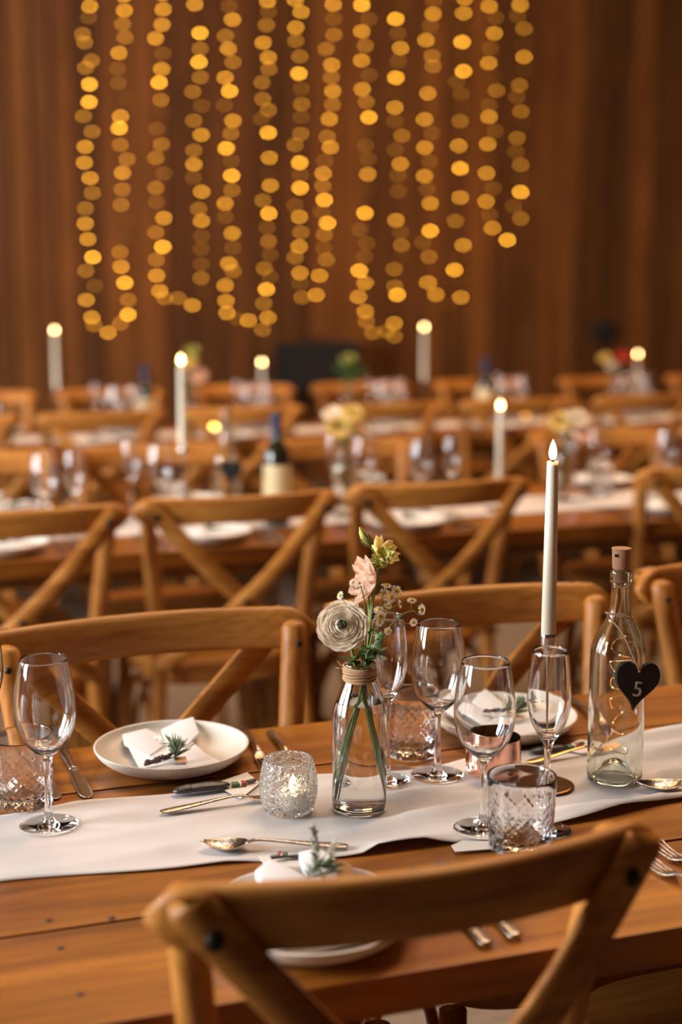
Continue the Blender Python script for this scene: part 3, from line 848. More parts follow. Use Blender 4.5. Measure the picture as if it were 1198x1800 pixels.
# dessert pieces on the runner
cutlery('fork', at_z(281, 1431, ZR), at_z(505, 1400, ZR), 'dessert fork lying on the runner with its tines behind the crackle votive', ZR)
cutlery('spoon', at_z(612, 1491, ZR), at_z(352, 1492, ZR), 'dessert spoon with its bowl on the runner edge before the votive', ZR)
q = uv(at_z(1118, 1388, ZR)); cutlery('spoon', W(q[0] + 0.186, q[1] - 0.045, ZR), W(q[0], q[1], ZR), 'dessert spoon whose bowl lies at the foot of the number bottle', ZR)
cutlery('gold_fork', at_z(925, 1343, ZR), at_z(1075, 1316, ZR), 'gilt dessert fork lying behind the champagne flute, pointing at the number bottle', ZR)
# far-right setting
a, b = vline(1000, 1228, -0.18, -0.03); cutlery('fork', a, b, 'antique fork beside the plate behind the flute')
# near setting
q = uv(at_z(345, 1738, ZT))
cutlery('fork', W(q[0], q[1], ZT), W(q[0] + 0.012, q[1] + 0.19, ZT), 'silver fork showing below the near chair rail beside its bolt')
q = uv(at_z(296, 1664, ZT)); cutlery('fork', W(q[0], q[1], ZT), W(q[0] + 0.15, q[1] + 0.085, ZT), 'silver fork peeking out behind the near chair rail end')
for (x, y), lb in (((857, 1668), 'knife handle showing below the near chair rail, closer to the plate'), ((908, 1655), 'knife handle showing below the near chair rail, closer to the strap')):
    a, b = vline(x, y, 0.21, 0.0); cutlery('knife', a, b, lb)
for (x, y, x2, y2), lb in (((1262, 1625, 1132, 1515), 'silver fork beside the end of the near chair rail'), ((1300, 1580, 1150, 1490), 'silver fork beyond the end of the near chair rail, next to another fork')):
    q = uv(at_z(x2, y2, ZT)); cutlery('fork', W(q[0] + 0.02, q[1] - 0.18, ZT), W(q[0], q[1], ZT), lb)

# cards and wrapped favours
def card(pxs, label, z=ZR + 0.001):
    c = sum((at_z(x, y, z) for x, y in pxs), Vector()) / len(pxs)
    pts = [at_z(x, y, z) - c for x, y in pxs]
    spot(*uv(c), 0.03)
    o = obj('place_card', slab(pts, 0, 0.0007), 'card', None, smooth=False); o.location = c
    return tag(o, label, 'card')
card([(373, 1379), (434, 1358), (457, 1377), (423, 1404)], 'cream place card under the dark grey wrapped favour by the votive')
card([(454, 1505), (566, 1499), (590, 1524), (469, 1529)], 'cream place card beside the bowl of the dessert spoon, above the napkin', TZ + 0.002)
card([(793, 1487), (813, 1478), (872, 1480), (876, 1492), (800, 1498)], 'slip of white paper under the cut tumbler at the runner edge', TZ + 0.0035)
card([(985, 1318), (1018, 1300), (1052, 1304), (1030, 1326)], 'cream card behind the gilt fork near the number bottle')
def favour(p0, p1, label, z):
    a = Vector((p0.x, p0.y, z)); d = p1 - p0
    for f_ in (0.0, 0.3, 0.6, 1.0, 1.3):
        q_ = uv(p0 + (p1 - p0) * f_); spot(q_[0], q_[1], 0.022)
    t = thing('wrapped_favour', label, 'favour', a, math.atan2(d.y, d.x))
    L = d.length; k = L / 0.085
    obj('foil_body', xf(ribbon(smooth_st([(0, 0.002, 0.004, 0.001), (0.006, 0.008, 0.005, 0.004), (0.022, 0.0105, 0.006, 0.0055), (0.026, 0.0098, 0.006, 0.0050), (0.05, 0.0105, 0.006, 0.0055), (0.07, 0.008, 0.0055, 0.004), (0.080, 0.003, 0.005, 0.002)], 4), 12), Matrix.Scale(k, 4)), 'favour', t)
    obj('clasp', xf(box(0, 0, 0, 0.010, 0.010, 0.004, 0.001), T(0.088 * k, 0, 0.004)), 'green_clasp', t)
    obj('clasp_band', xf(box(0, 0, 0, 0.003, 0.011, 0.005, 0.001), T(0.0945 * k, 0, 0.004)), 'card', t)
    obj('clasp_end', xf(box(0, 0, 0, 0.006, 0.010, 0.005, 0.001), T(0.0995 * k, -0.001, 0.004)), 'red', t)
    obj('tail', xf(box(0, 0, 0, 0.014, 0.006, 0.003, 0.001), T(0.112 * k, 0.005, 0.004) @ R(0.3, 'Z')), 'favour', t)
    return t
favour(at_z(304, 1398, ZR), at_z(410, 1385, ZR), 'dark grey wrapped favour with red and green clasp beside the votive', ZR + 0.001)
favour(at_z(930, 1327, ZR), at_z(1000, 1318, ZR), 'dark grey wrapped favour behind the gilt fork', ZR + 0.001)
favour(at_z(545, 1513, TZ), at_z(500, 1514, TZ), 'tiny dark wrapped favour on the card above the hidden plate', TZ + 0.004)

# ------------------------------------------------------------------ votives
p = base(507, 1424, ZR, 0.042)
vt = obj('crackle_votive', lathe(prof([(0, 0), (0.028, 0)], [(0.028, 0), (0.0325, 0.006), (0.0370, 0.024), (0.0368, 0.042), (0.0335, 0.060), (0.0312, 0.0675)], [(0.0312, 0.0675), (0.030, 0.0690), (0.0282, 0.0675)],
    [(0.0282, 0.0675), (0.0305, 0.060), (0.0338, 0.042), (0.0340, 0.024), (0.0295, 0.0095), (0.024, 0.0065), (0, 0.006)], n=5), 64), 'crackle')
vt.location = p; tag(vt, 'round crackle-glass votive holder with a small white tealight inside', 'votive')
tl = thing('led_tealight', 'small white battery tealight inside the crackle-glass votive', 'candle', (p.x + 0.006, p.y - 0.002, p.z + 0.0068), 0)
obj('body', lathe(prof([(0, 0), (0.0185, 0)], [(0.0185, 0), (0.0187, 0.018), (0.0175, 0.0215), (0.016, 0.022)], [(0.016, 0.022), (0.012, 0.0205), (0.006, 0.020), (0, 0.020)], n=3), 32), 'wax_white', tl)
obj('flame', lathe(prof([(0, 0.0195), (0.0042, 0.022), (0.0052, 0.027), (0.0035, 0.034), (0.0012, 0.040), (0, 0.043)], n=4), 16), 'tealight_flame', tl)
p = base(866, 1360, ZR, 0.043)
cv = thing('copper_votive', 'polished rose copper votive cup behind the wine glass stem', 'votive', p)
obj('cup', lathe(prof([(0, 0), (0.030, 0)], [(0.030, 0), (0.0345, 0.003), (0.0375, 0.010), (0.0380, 0.022), (0.0370, 0.045), (0.0368, 0.053)], [(0.0368, 0.053), (0.0364, 0.0535), (0.036, 0.053)], n=5), 56), 'copper', cv)
obj('lining', lathe(prof([(0.036, 0.053), (0.0362, 0.045), (0.0370, 0.022), (0.034, 0.006), (0.02, 0.004), (0, 0.004)], n=4), 56), 'copper_in', cv)

# ------------------------------------------------------------------ flower vase
pV = base(631, 1421, ZR, 0.042); uV, vV = uv(pV)
H = 0.192
vase = thing('milk_bottle_vase', 'clear milk-bottle vase with twine neck holding the ranunculus', 'vase', pV)
po = [(0.0300, 0), (0.0336, 0.002), (0.0345, 0.008), (0.0345, 0.06), (0.0345, 0.118), (0.0325, 0.134), (0.0265, 0.152), (0.0205, 0.166), (0.0185, 0.173), (0.0183, 0.182), (0.0196, 0.187), (0.0196, 0.190)]
pi_ = [(0.0170, 0.1905), (0.0160, 0.182), (0.0162, 0.172), (0.018, 0.1655), (0.0240, 0.151), (0.0302, 0.133), (0.0322, 0.118), (0.0322, 0.06), (0.0322, 0.012), (0.029, 0.0075), (0.018, 0.0085), (0, 0.0095)]
obj('bottle', lathe(prof([(0, 0.0025), (0.02, 0.002), (0.0300, 0)], po, [(0.0196, 0.190), (0.0185, 0.192), (0.0170, 0.1905)], pi_, n=4), 64), 'glass', vase)
obj('water', lathe(prof([(0, 0.0093), (0.018, 0.0083), (0.029, 0.0073), (0.0324, 0.012), (0.0324, 0.06), (0.0324, 0.118), (0.0304, 0.133), (0.0272, 0.1425)], [(0.0272, 0.1425), (0.0255, 0.1415), (0.012, 0.1412), (0, 0.1412)], n=4), 64), 'water', vase)
tw = []
for k in range(6):
    z = 0.1715 + 0.0030 * k
    tw.append(tube([((0.0198 + 0.0006 * math.sin(k * 2.1) + 0.0005 * math.sin(3 * a + k)) * math.cos(a), (0.0198 + 0.0005 * math.sin(3 * a + k)) * math.sin(a), z + 0.0012 * math.sin(a + k)) for a in [2 * pi * i / 32 for i in range(33)]], 0.00185, 7, False))
tw.append(tube([(-0.019, -0.006, 0.186), (-0.024, -0.004, 0.190), (-0.028, -0.002, 0.195)], [0.0009, 0.0006, 0.0003], 5))
tw.append(tube([(-0.019, -0.006, 0.184), (-0.025, -0.006, 0.186), (-0.030, -0.003, 0.186)], [0.0007, 0.0005, 0.0003], 5))
obj('twine_wrap', join(*tw), 'twine', vase)

def vp(px, py, dv=0.0): return at_v(px, py, vV + dv)          # a point of the bouquet at the vase's distance
def cF(x, y): return (520 + x / 4.279, 900 + y / 4.279)
def aim(axis): return Vector((0, 0, 1)).rotation_difference(Vector(axis).normalized()).to_matrix().to_4x4()
def stem_path(pts): return [Vector(q) for q in pts]
neck = pV + Vector((0, 0, 0.188))
def nk(dx, dy): return pV + Vector((dx, dy, 0.186))
def petal_geo(Rr, a0, a1, half, nx=10, ny=9, ruffle=0.0, squash=1.0, seed=0, tipw=0.75):
    rnd = random.Random(seed); ph = rnd.uniform(0, 6)
    V, Fc = [], []
    for j in range(ny + 1):
        t = j / ny; a = a0 + (a1 - a0) * t
        wd = half * (0.42 + 0.58 * math.sin(pi * min(1, t * 0.62))) * (1 if t < 0.7 else 1 - (1 - tipw) * ((t - 0.7) / 0.3) ** 2)
        for i in range(nx + 1):
            s = -1 + 2 * i / nx
            th = s * wd
            aa = a - (a1 - a0) * 0.16 * (s * s) * t
            rr = Rr * (1 + ruffle * t * t * math.sin(s * 5.5 + ph) + 0.5 * ruffle * t ** 3 * math.sin(s * 13 + 2 * ph))
            V.append(Vector((rr * math.sin(aa) * math.cos(th), rr * math.sin(aa) * math.sin(th), Rr * (1 - math.cos(aa)) * squash)))
    m = nx + 1
    for j in range(ny):
        for i in range(nx): Fc.append((j * m + i, j * m + i + 1, (j + 1) * m + i + 1, (j + 1) * m + i))
    return V, Fc
def petals(parent, mat, head, Mt, rings):
    """rings: (count, radius, a0, a1, half width, z offset, ruffle, squash)"""
    for k, (cnt, Rr, a0, a1, half, dz, ruf, sq) in enumerate(rings):
        me = None
        for i in range(cnt):
            if me is None:
                o = obj('petal', petal_geo(Rr, a0, a1, half, ruffle=ruf, squash=sq, seed=k), mat, parent); me = o.data
                md = None
            else:
                o = bpy.data.objects.new('petal', me); COL.objects.link(o); o.parent = parent
            ang = 2 * pi * i / cnt + 2.4 * k + random.uniform(-0.12, 0.12)
            o.matrix_local = T(*head) @ Mt @ T(0, 0, dz) @ R(ang, 'Z') @ R(random.uniform(-0.05, 0.05), 'Y')
D = math.radians
# ranunculus
hp = vp(601, 1099, -0.03)
t = thing('ranunculus', 'big cream ranunculus with dark green eye in the twine-necked vase', 'flower', pV + Vector((0, 0, 0.02)))
o0 = t.location
def rel(p): return Vector(p) - o0
face = Vector((-0.10, -0.86, 0.42))
back = hp - face.normalized() * 0.012
obj('stem', tube(catmull([rel(vp(672, 1404, -0.012)), rel(vp(655, 1330, -0.006)), rel(vp(636, 1215, 0.0)), rel(vp(622, 1160, -0.004)), rel(vp(614, 1125, -0.012)), rel(back)], 6), 0.0022, 8), 'stem', t)
rg = []
for k in range(14):
    f = k / 13
    Rr = 0.0078 + 0.0352 * f ** 1.25
    a1 = D(135 - 88 * f ** 0.9)
    hq = 0.0145 - 0.0065 * f
    rg.append((5 + (k > 4) + (k > 8), Rr, D(15), a1, 0.95 - 0.10 * f, 0.0 - 0.001 * f, 0.012 + 0.03 * f, hq / (Rr * (1 - math.cos(a1)))))
petals(t, 'petal_cream', rel(hp) - face.normalized() * 0.010, aim(face), rg)
ey = join(*[sphere(0.0021, (0.0052 * math.cos(i * 2.4) * math.sqrt(i / 22), 0.0052 * math.sin(i * 2.4) * math.sqrt(i / 22), 0.010 + 0.0006 * math.sin(i)), 6, 4, (1, 1, 1)) for i in range(22)])
o = obj('eye', ey, 'eye_dark', t); o.matrix_local = T(*(rel(hp) - face.normalized() * 0.006)) @ aim(face)
# blush lisianthus opening to the left
def bloom(name, label, mat, head_px, axis, scale, path_px, dv, seed, calyx=True):
    hp = vp(*head_px, dv); ax = Vector(axis).normalized()
    t = thing(name, label, 'flower', pV + Vector((0, 0, 0.02)))
    base_ = hp - ax * 0.030 * scale
    obj('stem', tube(catmull([rel(p) for p in path_px] + [rel(base_)], 6), 0.0014, 7), 'stem', t)
    random.seed(seed)
    petals(t, mat, rel(base_), aim(ax), [(5, 0.034 * scale, D(4), D(70), 0.66, 0, 0.16, 1.2), (4, 0.028 * scale, D(4), D(64), 0.66, 0.002, 0.18, 1.4)])
    if calyx:
        o = obj('calyx', lathe(prof([(0, -0.006), (0.0022, -0.004), (0.0036, 0.004), (0.003, 0.010)], n=3), 12), 'stem', t); o.matrix_local = T(*rel(base_)) @ aim(ax) @ Matrix.Scale(scale * 1.2, 4)
    return t
bloom('lisianthus', 'blush pink ruffled lisianthus opening to the side above the ranunculus', 'petal_pink', cF(440, 500), (-0.93, -0.30, 0.22), 0.9, [vp(597, 1402, 0.006), vp(620, 1290, 0.004), vp(640, 1200, 0.0), vp(648, 1100, 0.004), vp(648, 1050, 0.006)], 0.006, 21)
bloom('lisianthus', 'pale yellow lisianthus at the top of the vase bouquet', 'petal_yellow', cF(690, 270), (0.55, -0.5, 0.62), 0.62, [vp(590, 1405, 0.012), vp(617, 1290, 0.012), vp(641, 1200, 0.006), vp(652, 1080, 0.010), vp(664, 1010, 0.012)], 0.014, 22)
bloom('lisianthus', 'small folded yellow-green lisianthus below the top yellow bloom', 'bud', cF(630, 330), (-0.5, -0.45, 0.55), 0.5, [vp(592, 1405, 0.0), vp(612, 1290, 0.002), vp(641, 1200, 0.004), vp(650, 1080, 0.003), vp(664, 1000, 0.002)], 0.0, 23)
random.seed(31)
t = thing('lisianthus_bud', 'closed yellow-green bud topping the bouquet on a thin stem', 'flower', pV + Vector((0, 0, 0.02)))
obj('stem', tube(catmull([rel(vp(668, 1400, 0.01)), rel(vp(650, 1290, 0.008)), rel(vp(640, 1200, 0.004)), rel(vp(655, 1060, 0.0)), rel(vp(664, 1000, 0)), rel(vp(660, 975, 0)), rel(vp(647, 957, 0))], 6), 0.0011, 7), 'stem', t)
bm_ = vp(647, 957, 0); bt = vp(631, 925, -0.004); ax = (bt - bm_)
g = lathe(prof([(0, -0.002), (0.0035, 0.002), (0.0052, 0.009), (0.0040, 0.018), (0.0015, 0.025), (0, 0.0275)], n=4), 14, lambda r, z, a, j: r * (1 + 0.10 * math.sin(3 * a + z * 250)))
o = obj('bud', g, 'bud', t); o.matrix_local = T(*rel(bm_)) @ aim(ax)
o = obj('sepals', join(*[tube([(0.003 * math.cos(a), 0.003 * math.sin(a), -0.001), (0.0058 * math.cos(a), 0.0058 * math.sin(a), 0.007), (0.0062 * math.cos(a), 0.0062 * math.sin(a), 0.014)], [0.0012, 0.0012, 0.0003], 5) for a in (0, 1.26, 2.5, 3.8, 5.0)]), 'stem', t); o.matrix_local = T(*rel(bm_)) @ aim(ax)
# chamomile: every sprig is one thing with its flower heads
def daisy(parent, p, axis, r=0.0062):
    Mx = T(*p) @ aim(axis)
    gs = []
    for i in range(12):
        a = 2 * pi * i / 12 + random.uniform(-0.1, 0.1); L = r * random.uniform(0.9, 1.08)
        gs.append(xf(([Vector((r * 0.28, -r * 0.10, 0)), Vector((r * 0.28, r * 0.10, 0)), Vector((L * 0.8, r * 0.17, 0.0006)), Vector((L, 0, -0.0004)), Vector((L * 0.8, -r * 0.17, 0.0006))], [(0, 1, 2, 3, 4)]), R(a, 'Z')))
    h = obj('daisy_petals', join(*gs), 'petal_white', parent, smooth=False); h.matrix_local = Mx
    e = obj('daisy_eye', sphere(r * 0.42, (0, 0, 0.0004), 10, 6, (1, 1, 0.7)), 'daisy_eye', h)
def chamomile(label, root_pts, heads, dv=0.0):
    t = thing('chamomile_sprig', label, 'flower', pV + Vector((0, 0, 0.02)))
    rp = [rel(p) for p in root_pts]
    obj('stem', tube(catmull(rp, 6), 0.0009, 6), 'stem', t)
    for (px, py, ax, r, k) in heads:
        p = vp(px, py, dv + random.uniform(-0.012, 0.006)); q = rel(p)
        src = rp[k]
        mid = (src + q) / 2 + Vector((random.uniform(-0.004, 0.004), 0, -0.006))
        obj('branch', tube(catmull([src, mid, q - Vector(ax).normalized() * 0.001], 4), 0.0005, 5), 'stem', t)
        daisy(t, q, ax, r)
    return t
fr = (0.05, -0.85, 0.5)
chamomile('clump of chamomile daisies standing right of the blush lisianthus', [vp(598, 1403, 0.01), vp(640, 1200, 0.004), vp(652, 1120, 0.002), vp(668, 1068, 0.0)],
    [(*cF(680, 553), (0.1, -0.2, 0.9), 0.0075, 3), (*cF(755, 592), (0.4, -0.7, 0.6), 0.0082, 3), (*cF(665, 614), fr, 0.0078, 3), (*cF(710, 640), (0.15, -0.9, 0.3), 0.0085, 3), (*cF(780, 690), (0.8, -0.3, 0.2), 0.006, 3)], -0.008)
chamomile('loose chamomile sprig reaching over the wine glass behind the vase', [vp(668, 1402, 0.004), vp(642, 1200, 0.002), vp(672, 1120, 0.004), vp(705, 1082, 0.006), vp(728, 1074, 0.006)],
    [(*cF(945, 735), (0.7, -0.6, 0.1), 0.0082, 4), (*cF(870, 666), (0, -0.3, 0.9), 0.007, 4), (*cF(882, 830), (0.3, -0.9, -0.2), 0.006, 3), (*cF(690, 897), (0, -0.95, 0.2), 0.0055, 2)], 0.0)
chamomile('short chamomile sprig low in the bouquet beside the ranunculus', [vp(594, 1404, 0.004), vp(636, 1200, -0.004), vp(655, 1110, -0.008)],
    [(*cF(632, 785), fr, 0.0082, 2), (*cF(622, 738), (0, -0.5, 0.8), 0.0075, 2), (*cF(625, 832), (0, -0.8, -0.1), 0.0055, 2), (*cF(690, 705), (0.2, -0.5, 0.8), 0.006, 2)], -0.012)
chamomile('tiny chamomile heads in front of the blush lisianthus', [vp(600, 1404, 0.0), vp(636, 1200, -0.004), vp(642, 1080, -0.015), vp(634, 1030, -0.02)],
    [(*cF(425, 530), (-0.3, -0.8, 0.4), 0.0045, 3), (*cF(470, 535), (0, -0.8, 0.5), 0.004, 3), (*cF(332, 628), (-0.7, -0.5, 0.3), 0.006, 2)], -0.03)
# leaves round the neck
t = thing('parsley_greenery', 'dark green leafy sprig filling the mouth of the vase', 'leaves', pV + Vector((0, 0, 0.02)))
lf = []
def leaf_geo():
    n = 14; out = []
    for i in range(n):
        a = 2 * pi * i / n; r = 0.010 * (1 + 0.28 * math.cos(5 * a))
        out.append(Vector((r * math.cos(a) + 0.010, r * 0.8 * math.sin(a), 0.003 * math.sin(3 * a))))
    return [Vector((0.010, 0, 0.002))] + out, [(0, i + 1, (i + 1) % n + 1) for i in range(n)]
lm = None
obj('stem', tube([rel(vp(668, 1403, 0.0)), rel(vp(638, 1200, 0)), rel(vp(636, 1150, -0.004))], 0.001, 6), 'stem', t)
for (x, y, az, el, s) in ((395, 1110, 3.4, 0.3, 0.9), (470, 1090, 4.4, 0.2, 1.1), (520, 1060, 5.0, 0.4, 1.2), (560, 1080, 5.4, 0.2, 1.1), (600, 1060, 5.9, 0.5, 1.2), (590, 1010, 6.1, 0.7, 1.0), (620, 1090, 5.7, -0.1, 0.9), (500, 1030, 4.7, 0.6, 0.9), (440, 1125, 4.2, 0.0, 0.9), (540, 1120, 5.2, 0.0, 1.0), (615, 930, 5.9, 0.4, 0.7), (560, 900, 4.6, 0.6, 0.6)):
    p = rel(vp(*cF(x, y), -0.012 + random.uniform(-0.006, 0.012)))
    if lm is None: o = obj('leaf', leaf_geo(), 'leaf', t); lm = o.data
    else: o = bpy.data.objects.new('leaf', lm); COL.objects.link(o); o.parent = t
    o.matrix_local = T(*p) @ R(az, 'Z') @ R(-el, 'Y') @ R(random.uniform(-0.9, 0.9), 'X') @ Matrix.Scale(s, 4) @ T(-0.008, 0, 0)

# ------------------------------------------------------------------ candlestick and candle
pC = base(957, 1381, ZR, 0.045); uC, vC = uv(pC)
def zC(px, py): return at_v(px, py, vC).z - pC.z
zcup, ztop = zC(962, 1113), zC(963, 812)
cs = thing('candlestick', 'slim steel candlestick with dark round foot behind the flute', 'candlestick', pC)
obj('foot', lathe(prof([(0, 0), (0.0385, 0)], [(0.0385, 0), (0.039, 0.0012), (0.038, 0.0022)], [(0.038, 0.0022), (0.02, 0.003), (0.006, 0.0045), (0.0, 0.005)], n=3), 56), 'steel_reflection', cs)
obj('stem', lathe(prof([(0.004, 0.003), (0.0022, 0.012), (0.0020, 0.06), (0.0020, zcup - 0.06)], [(0.0020, zcup - 0.06), (0.0034, zcup - 0.045), (0.0066, zcup - 0.030), (0.0098, zcup - 0.021)], n=4), 20), 'steel', cs)
obj('candle_cup', lathe(prof([(0.0, zcup - 0.022), (0.0098, zcup - 0.021)], [(0.0098, zcup - 0.021), (0.0107, zcup - 0.018), (0.0108, zcup)], [(0.0108, zcup), (0.0102, zcup + 0.0004), (0.0098, zcup)], [(0.0098, zcup), (0.0098, zcup - 0.012), (0, zcup - 0.012)], n=3), 28), 'steel', cs)
def make_candle(Lc, name='taper_candle'):
    t = thing(name, 'x', 'candle')
    obj('wax', lathe(prof([(0, 0), (0.0096, 0)], [(0.0096, 0), (0.0097, 0.02), (0.0086, Lc * 0.55), (0.0074, Lc - 0.006), (0.0070, Lc - 0.002), (0.0055, Lc)], [(0.0055, Lc), (0, Lc - 0.0006)], n=4), 28), 'wax', t)
    obj('wick', tube([(0, 0, Lc - 0.001), (0, 0, Lc + 0.005)], 0.0022, 8), 'wick', t)
    obj('flame', lathe(prof([(0, Lc + 0.0035), (0.0036, Lc + 0.006), (0.0052, Lc + 0.012), (0.0043, Lc + 0.020), (0.0018, Lc + 0.027), (0, Lc + 0.0305)], n=4), 16), 'flame', t)
    return t
cL = ztop - zcup + 0.010
can = make_candle(cL); can.location = pC + Vector((0, 0, zcup - 0.0115)); tag(can, 'ivory taper candle in the steel candlestick before the number bottle', 'candle')

# ------------------------------------------------------------------ number bottle
pB = base(1079, 1369, ZR, 0.045); uB, vB = uv(pB)
bt = thing('glass_bottle', 'clear wine bottle with copper fairy wire and slate heart', 'bottle', pB)
bo = [(0.031, 0), (0.0352, 0.002), (0.0368, 0.008), (0.0370, 0.05), (0.0370, 0.165), (0.0345, 0.188), (0.0265, 0.206), (0.0175, 0.222), (0.0138, 0.236), (0.0122, 0.255), (0.0116, 0.268)]
bi = [(0.0095, 0.288), (0.0096, 0.268), (0.0100, 0.255), (0.0115, 0.236), (0.015, 0.2215), (0.0240, 0.205), (0.0318, 0.187), (0.0346, 0.165), (0.0346, 0.05), (0.0346, 0.012), (0.032, 0.0055), (0.0265, 0.007), (0.016, 0.022), (0.006, 0.0285), (0, 0.029)]
obj('bottle', lathe(prof([(0, 0.025), (0.006, 0.0245), (0.015, 0.0185), (0.026, 0.004), (0.031, 0)], bo, [(0.0116, 0.268), (0.0136, 0.270), (0.0142, 0.275), (0.0140, 0.284), (0.0130, 0.288)], [(0.0130, 0.288), (0.0095, 0.288)], bi, n=4), 64), 'bottleglass', bt)
ck = thing('cork_light', 'cork stopper with copper fairy wire trailing inside the clear bottle', 'cork light', pB + Vector((0, 0, 0.272)))
obj('cork', lathe(prof([(0, 0), (0.0090, 0)], [(0.0090, 0), (0.0091, 0.016), (0.0112, 0.0185), (0.0122, 0.040), (0.0126, 0.0445)], [(0.0126, 0.0445), (0.0122, 0.0455), (0, 0.0455)], n=3), 28), 'cork', ck)
obj('switch', box(-0.0085, -0.0095, 0.037, 0.0045, 0.0035, 0.0032, 0.0004), 'wick', ck)
rnd = random.Random(5); wp = [(0, 0, 0.0), (0.001, 0.0, -0.03), (-0.004, 0.002, -0.06)]
z = -0.075; a = 0.3
while z > -0.235:
    r = rnd.uniform(0.006, 0.024) if z < -0.10 else 0.009
    wp.append((r * math.cos(a), r * math.sin(a), z)); a += rnd.uniform(0.9, 1.7); z -= rnd.uniform(0.002, 0.008)
wpth = catmull(wp, 6)
obj('wire', tube(wpth, 0.0006, 5), 'wire', ck)
for k in range(3, len(wp), 3):
    obj('led_bead', sphere(0.0013, wp[k], 6, 4), 'bead', ck)
# slate heart
ph = at_v(1117, 1206, vB - 0.037)
ht = thing('slate_heart', 'black slate heart tag painted with a pale number 5', 'tag', ph)
hv = []
for i in range(48):
    a = 2 * pi * i / 48
    x = 16 * math.sin(a) ** 3; y = 13 * math.cos(a) - 5 * math.cos(2 * a) - 2 * math.cos(3 * a) - math.cos(4 * a)
    rg_ = 1 + 0.012 * math.sin(i * 7.3)
    hv.append((x / 16 * 0.0315 * rg_, (y + 2.5) / 29 * 0.0655 * rg_))
HM = R(math.radians(14), 'Z') @ R(math.radians(90), 'X') @ R(math.radians(-7), 'Z')
g = slab(hv, -0.0035, 0.0035, 0.0006)
obj('slate', xf(g, HM), 'slate', ht, smooth=False)
fc = bpy.data.curves.new('five', 'FONT'); fc.body = '5'; fc.size = 0.029; fc.extrude = 0.0004; fc.align_x = 'CENTER'; fc.align_y = 'CENTER'; fc.offset = 0.0
fo = bpy.data.objects.new('five', fc); COL.objects.link(fo)
bpy.context.view_layer.update()
dg = bpy.context.evaluated_depsgraph_get()
me5 = bpy.data.meshes.new_from_object(fo.evaluated_get(dg)); bpy.data.objects.remove(fo)
me5.transform(HM @ T(0.0015, -0.004, 0.0039)); me5.materials.clear(); me5.materials.append(M['chalk'])
n5 = bpy.data.objects.new('number', me5); COL.objects.link(n5); n5.parent = ht
hole = ph + HM @ Vector((0, 0.021, 0.0045))
obj('hang_hole', xf(sphere(0.0022, seg=8, rings=4, sc=(1, 1, 0.4)), HM @ T(0, 0.021, 0.0033)), 'twine', ht)
zn = 0.2265
ring = [pB + Vector((0.0178 * math.cos(a), 0.0178 * math.sin(a), zn + 0.004 * math.cos(a + 2.6))) for a in [2 * pi * i / 24 for i in range(25)]]
t1p = [p - ph for p in ring]
k1 = pB + Vector((-0.015, -0.0125, zn - 0.001)); k2 = pB + Vector((0.0175, -0.006, zn - 0.006))
tt = join(tube(t1p, 0.0011, 6, False),
          tube(catmull([k1 - ph, k1 - ph + (hole - k1) * 0.35 + Vector((0, -0.010, 0.008)), k1 - ph + (hole - k1) * 0.7 + Vector((0, -0.008, 0.004)), hole - ph + Vector((0, -0.001, 0))], 6), 0.0011, 6),
          tube(catmull([k2 - ph, k2 - ph + (hole - k2) * 0.3 + Vector((0.006, -0.006, 0.0)), k2 - ph + (hole - k2) * 0.75 + Vector((0.004, -0.006, 0)), hole - ph], 6), 0.0011, 6),
          tube([k1 - ph, k1 - ph + Vector((-0.004, -0.002, 0.005))], [0.0016, 0.0006], 5))
obj('twine', tt, 'twine', ht)

# runners now that every foot on them is known
runner('crumpled white muslin runner under the vase, votive and number bottle', -1.5, 3.6, vf1, vb1, SPOTS, seed=1.0)
runner('white muslin runner on the wine-bottle table behind', -1.5, 6.0, lambda u: 3.66 + 0.01 * math.sin(u * 3), lambda u: 3.95 + 0.012 * math.sin(u * 2.2), [], 160, 14, 2.3, 0.22)
runner('white muslin runner on the table nearest the plank wall', -1.5, 7.0, lambda u: 5.92 + 0.01 * math.sin(u * 3), lambda u: 6.20 + 0.012 * math.sin(u * 2.2), [], 120, 10, 3.3, 0.22)

# ------------------------------------------------------------------ second and third tables
ZB = TZ + 0.006
def setting(u, v, far, tbl, k=0):
    side = 'far' if far else 'near'
    nm = ('on the second table ' + (FW if far else NW)[k]) if tbl == 2 else 'on the %s side of the last table' % side
    g = ' set along the %s side of table %d' % (side, tbl)
    p = W(u, v, TZ + 0.0005)
    rz = ROT + (0 if far else pi) + random.uniform(-0.3, 0.3)
    dup(plate0, p, rz, 'stoneware plate ' + nm, 'plates' + g)
    dup(napE1, p, rz, 'folded white napkin ' + nm, 'napkins' + g)
    dup(spE1, W(u, v, TZ + 0.024), rz, 'rosemary sprig ' + nm, 'sprigs' + g)
    s = 1 if far else -1
    if tbl == 2:
        for w, du in (('inner', 0.135), ('outer', 0.17)):
            cutlery('fork', W(u + s * du, v + s * 0.08, ZT), W(u + s * du, v - s * 0.11, ZT), w + ' antique fork ' + nm, ZT, 'forks' + g)
            cutlery('knife', W(u - s * du, v + s * 0.09, ZT), W(u - s * du, v - s * 0.12, ZT), w + ' knife ' + nm, ZT, 'knives' + g)
    if tbl == 2 and not far and k == 1: return          # the two bottles stand here instead
    put_wine(W(u - s * 0.13, v - s * 0.22, ZB), 'empty wine glass ' + nm, 'wine glasses' + g)
    put_flute(W(u - s * 0.20, v - s * 0.16, TZ + 0.002), 'champagne flute ' + nm, 'flutes' + g)
    put_tumbler(W(u - s * 0.08, v - s * 0.15, TZ + 0.002), 'cut-glass tumbler ' + nm, 'tumblers' + g)
for k, u_ in enumerate((0.34, 0.86, 1.41, 2.22)): setting(u_, 3.545, False, 2, k)
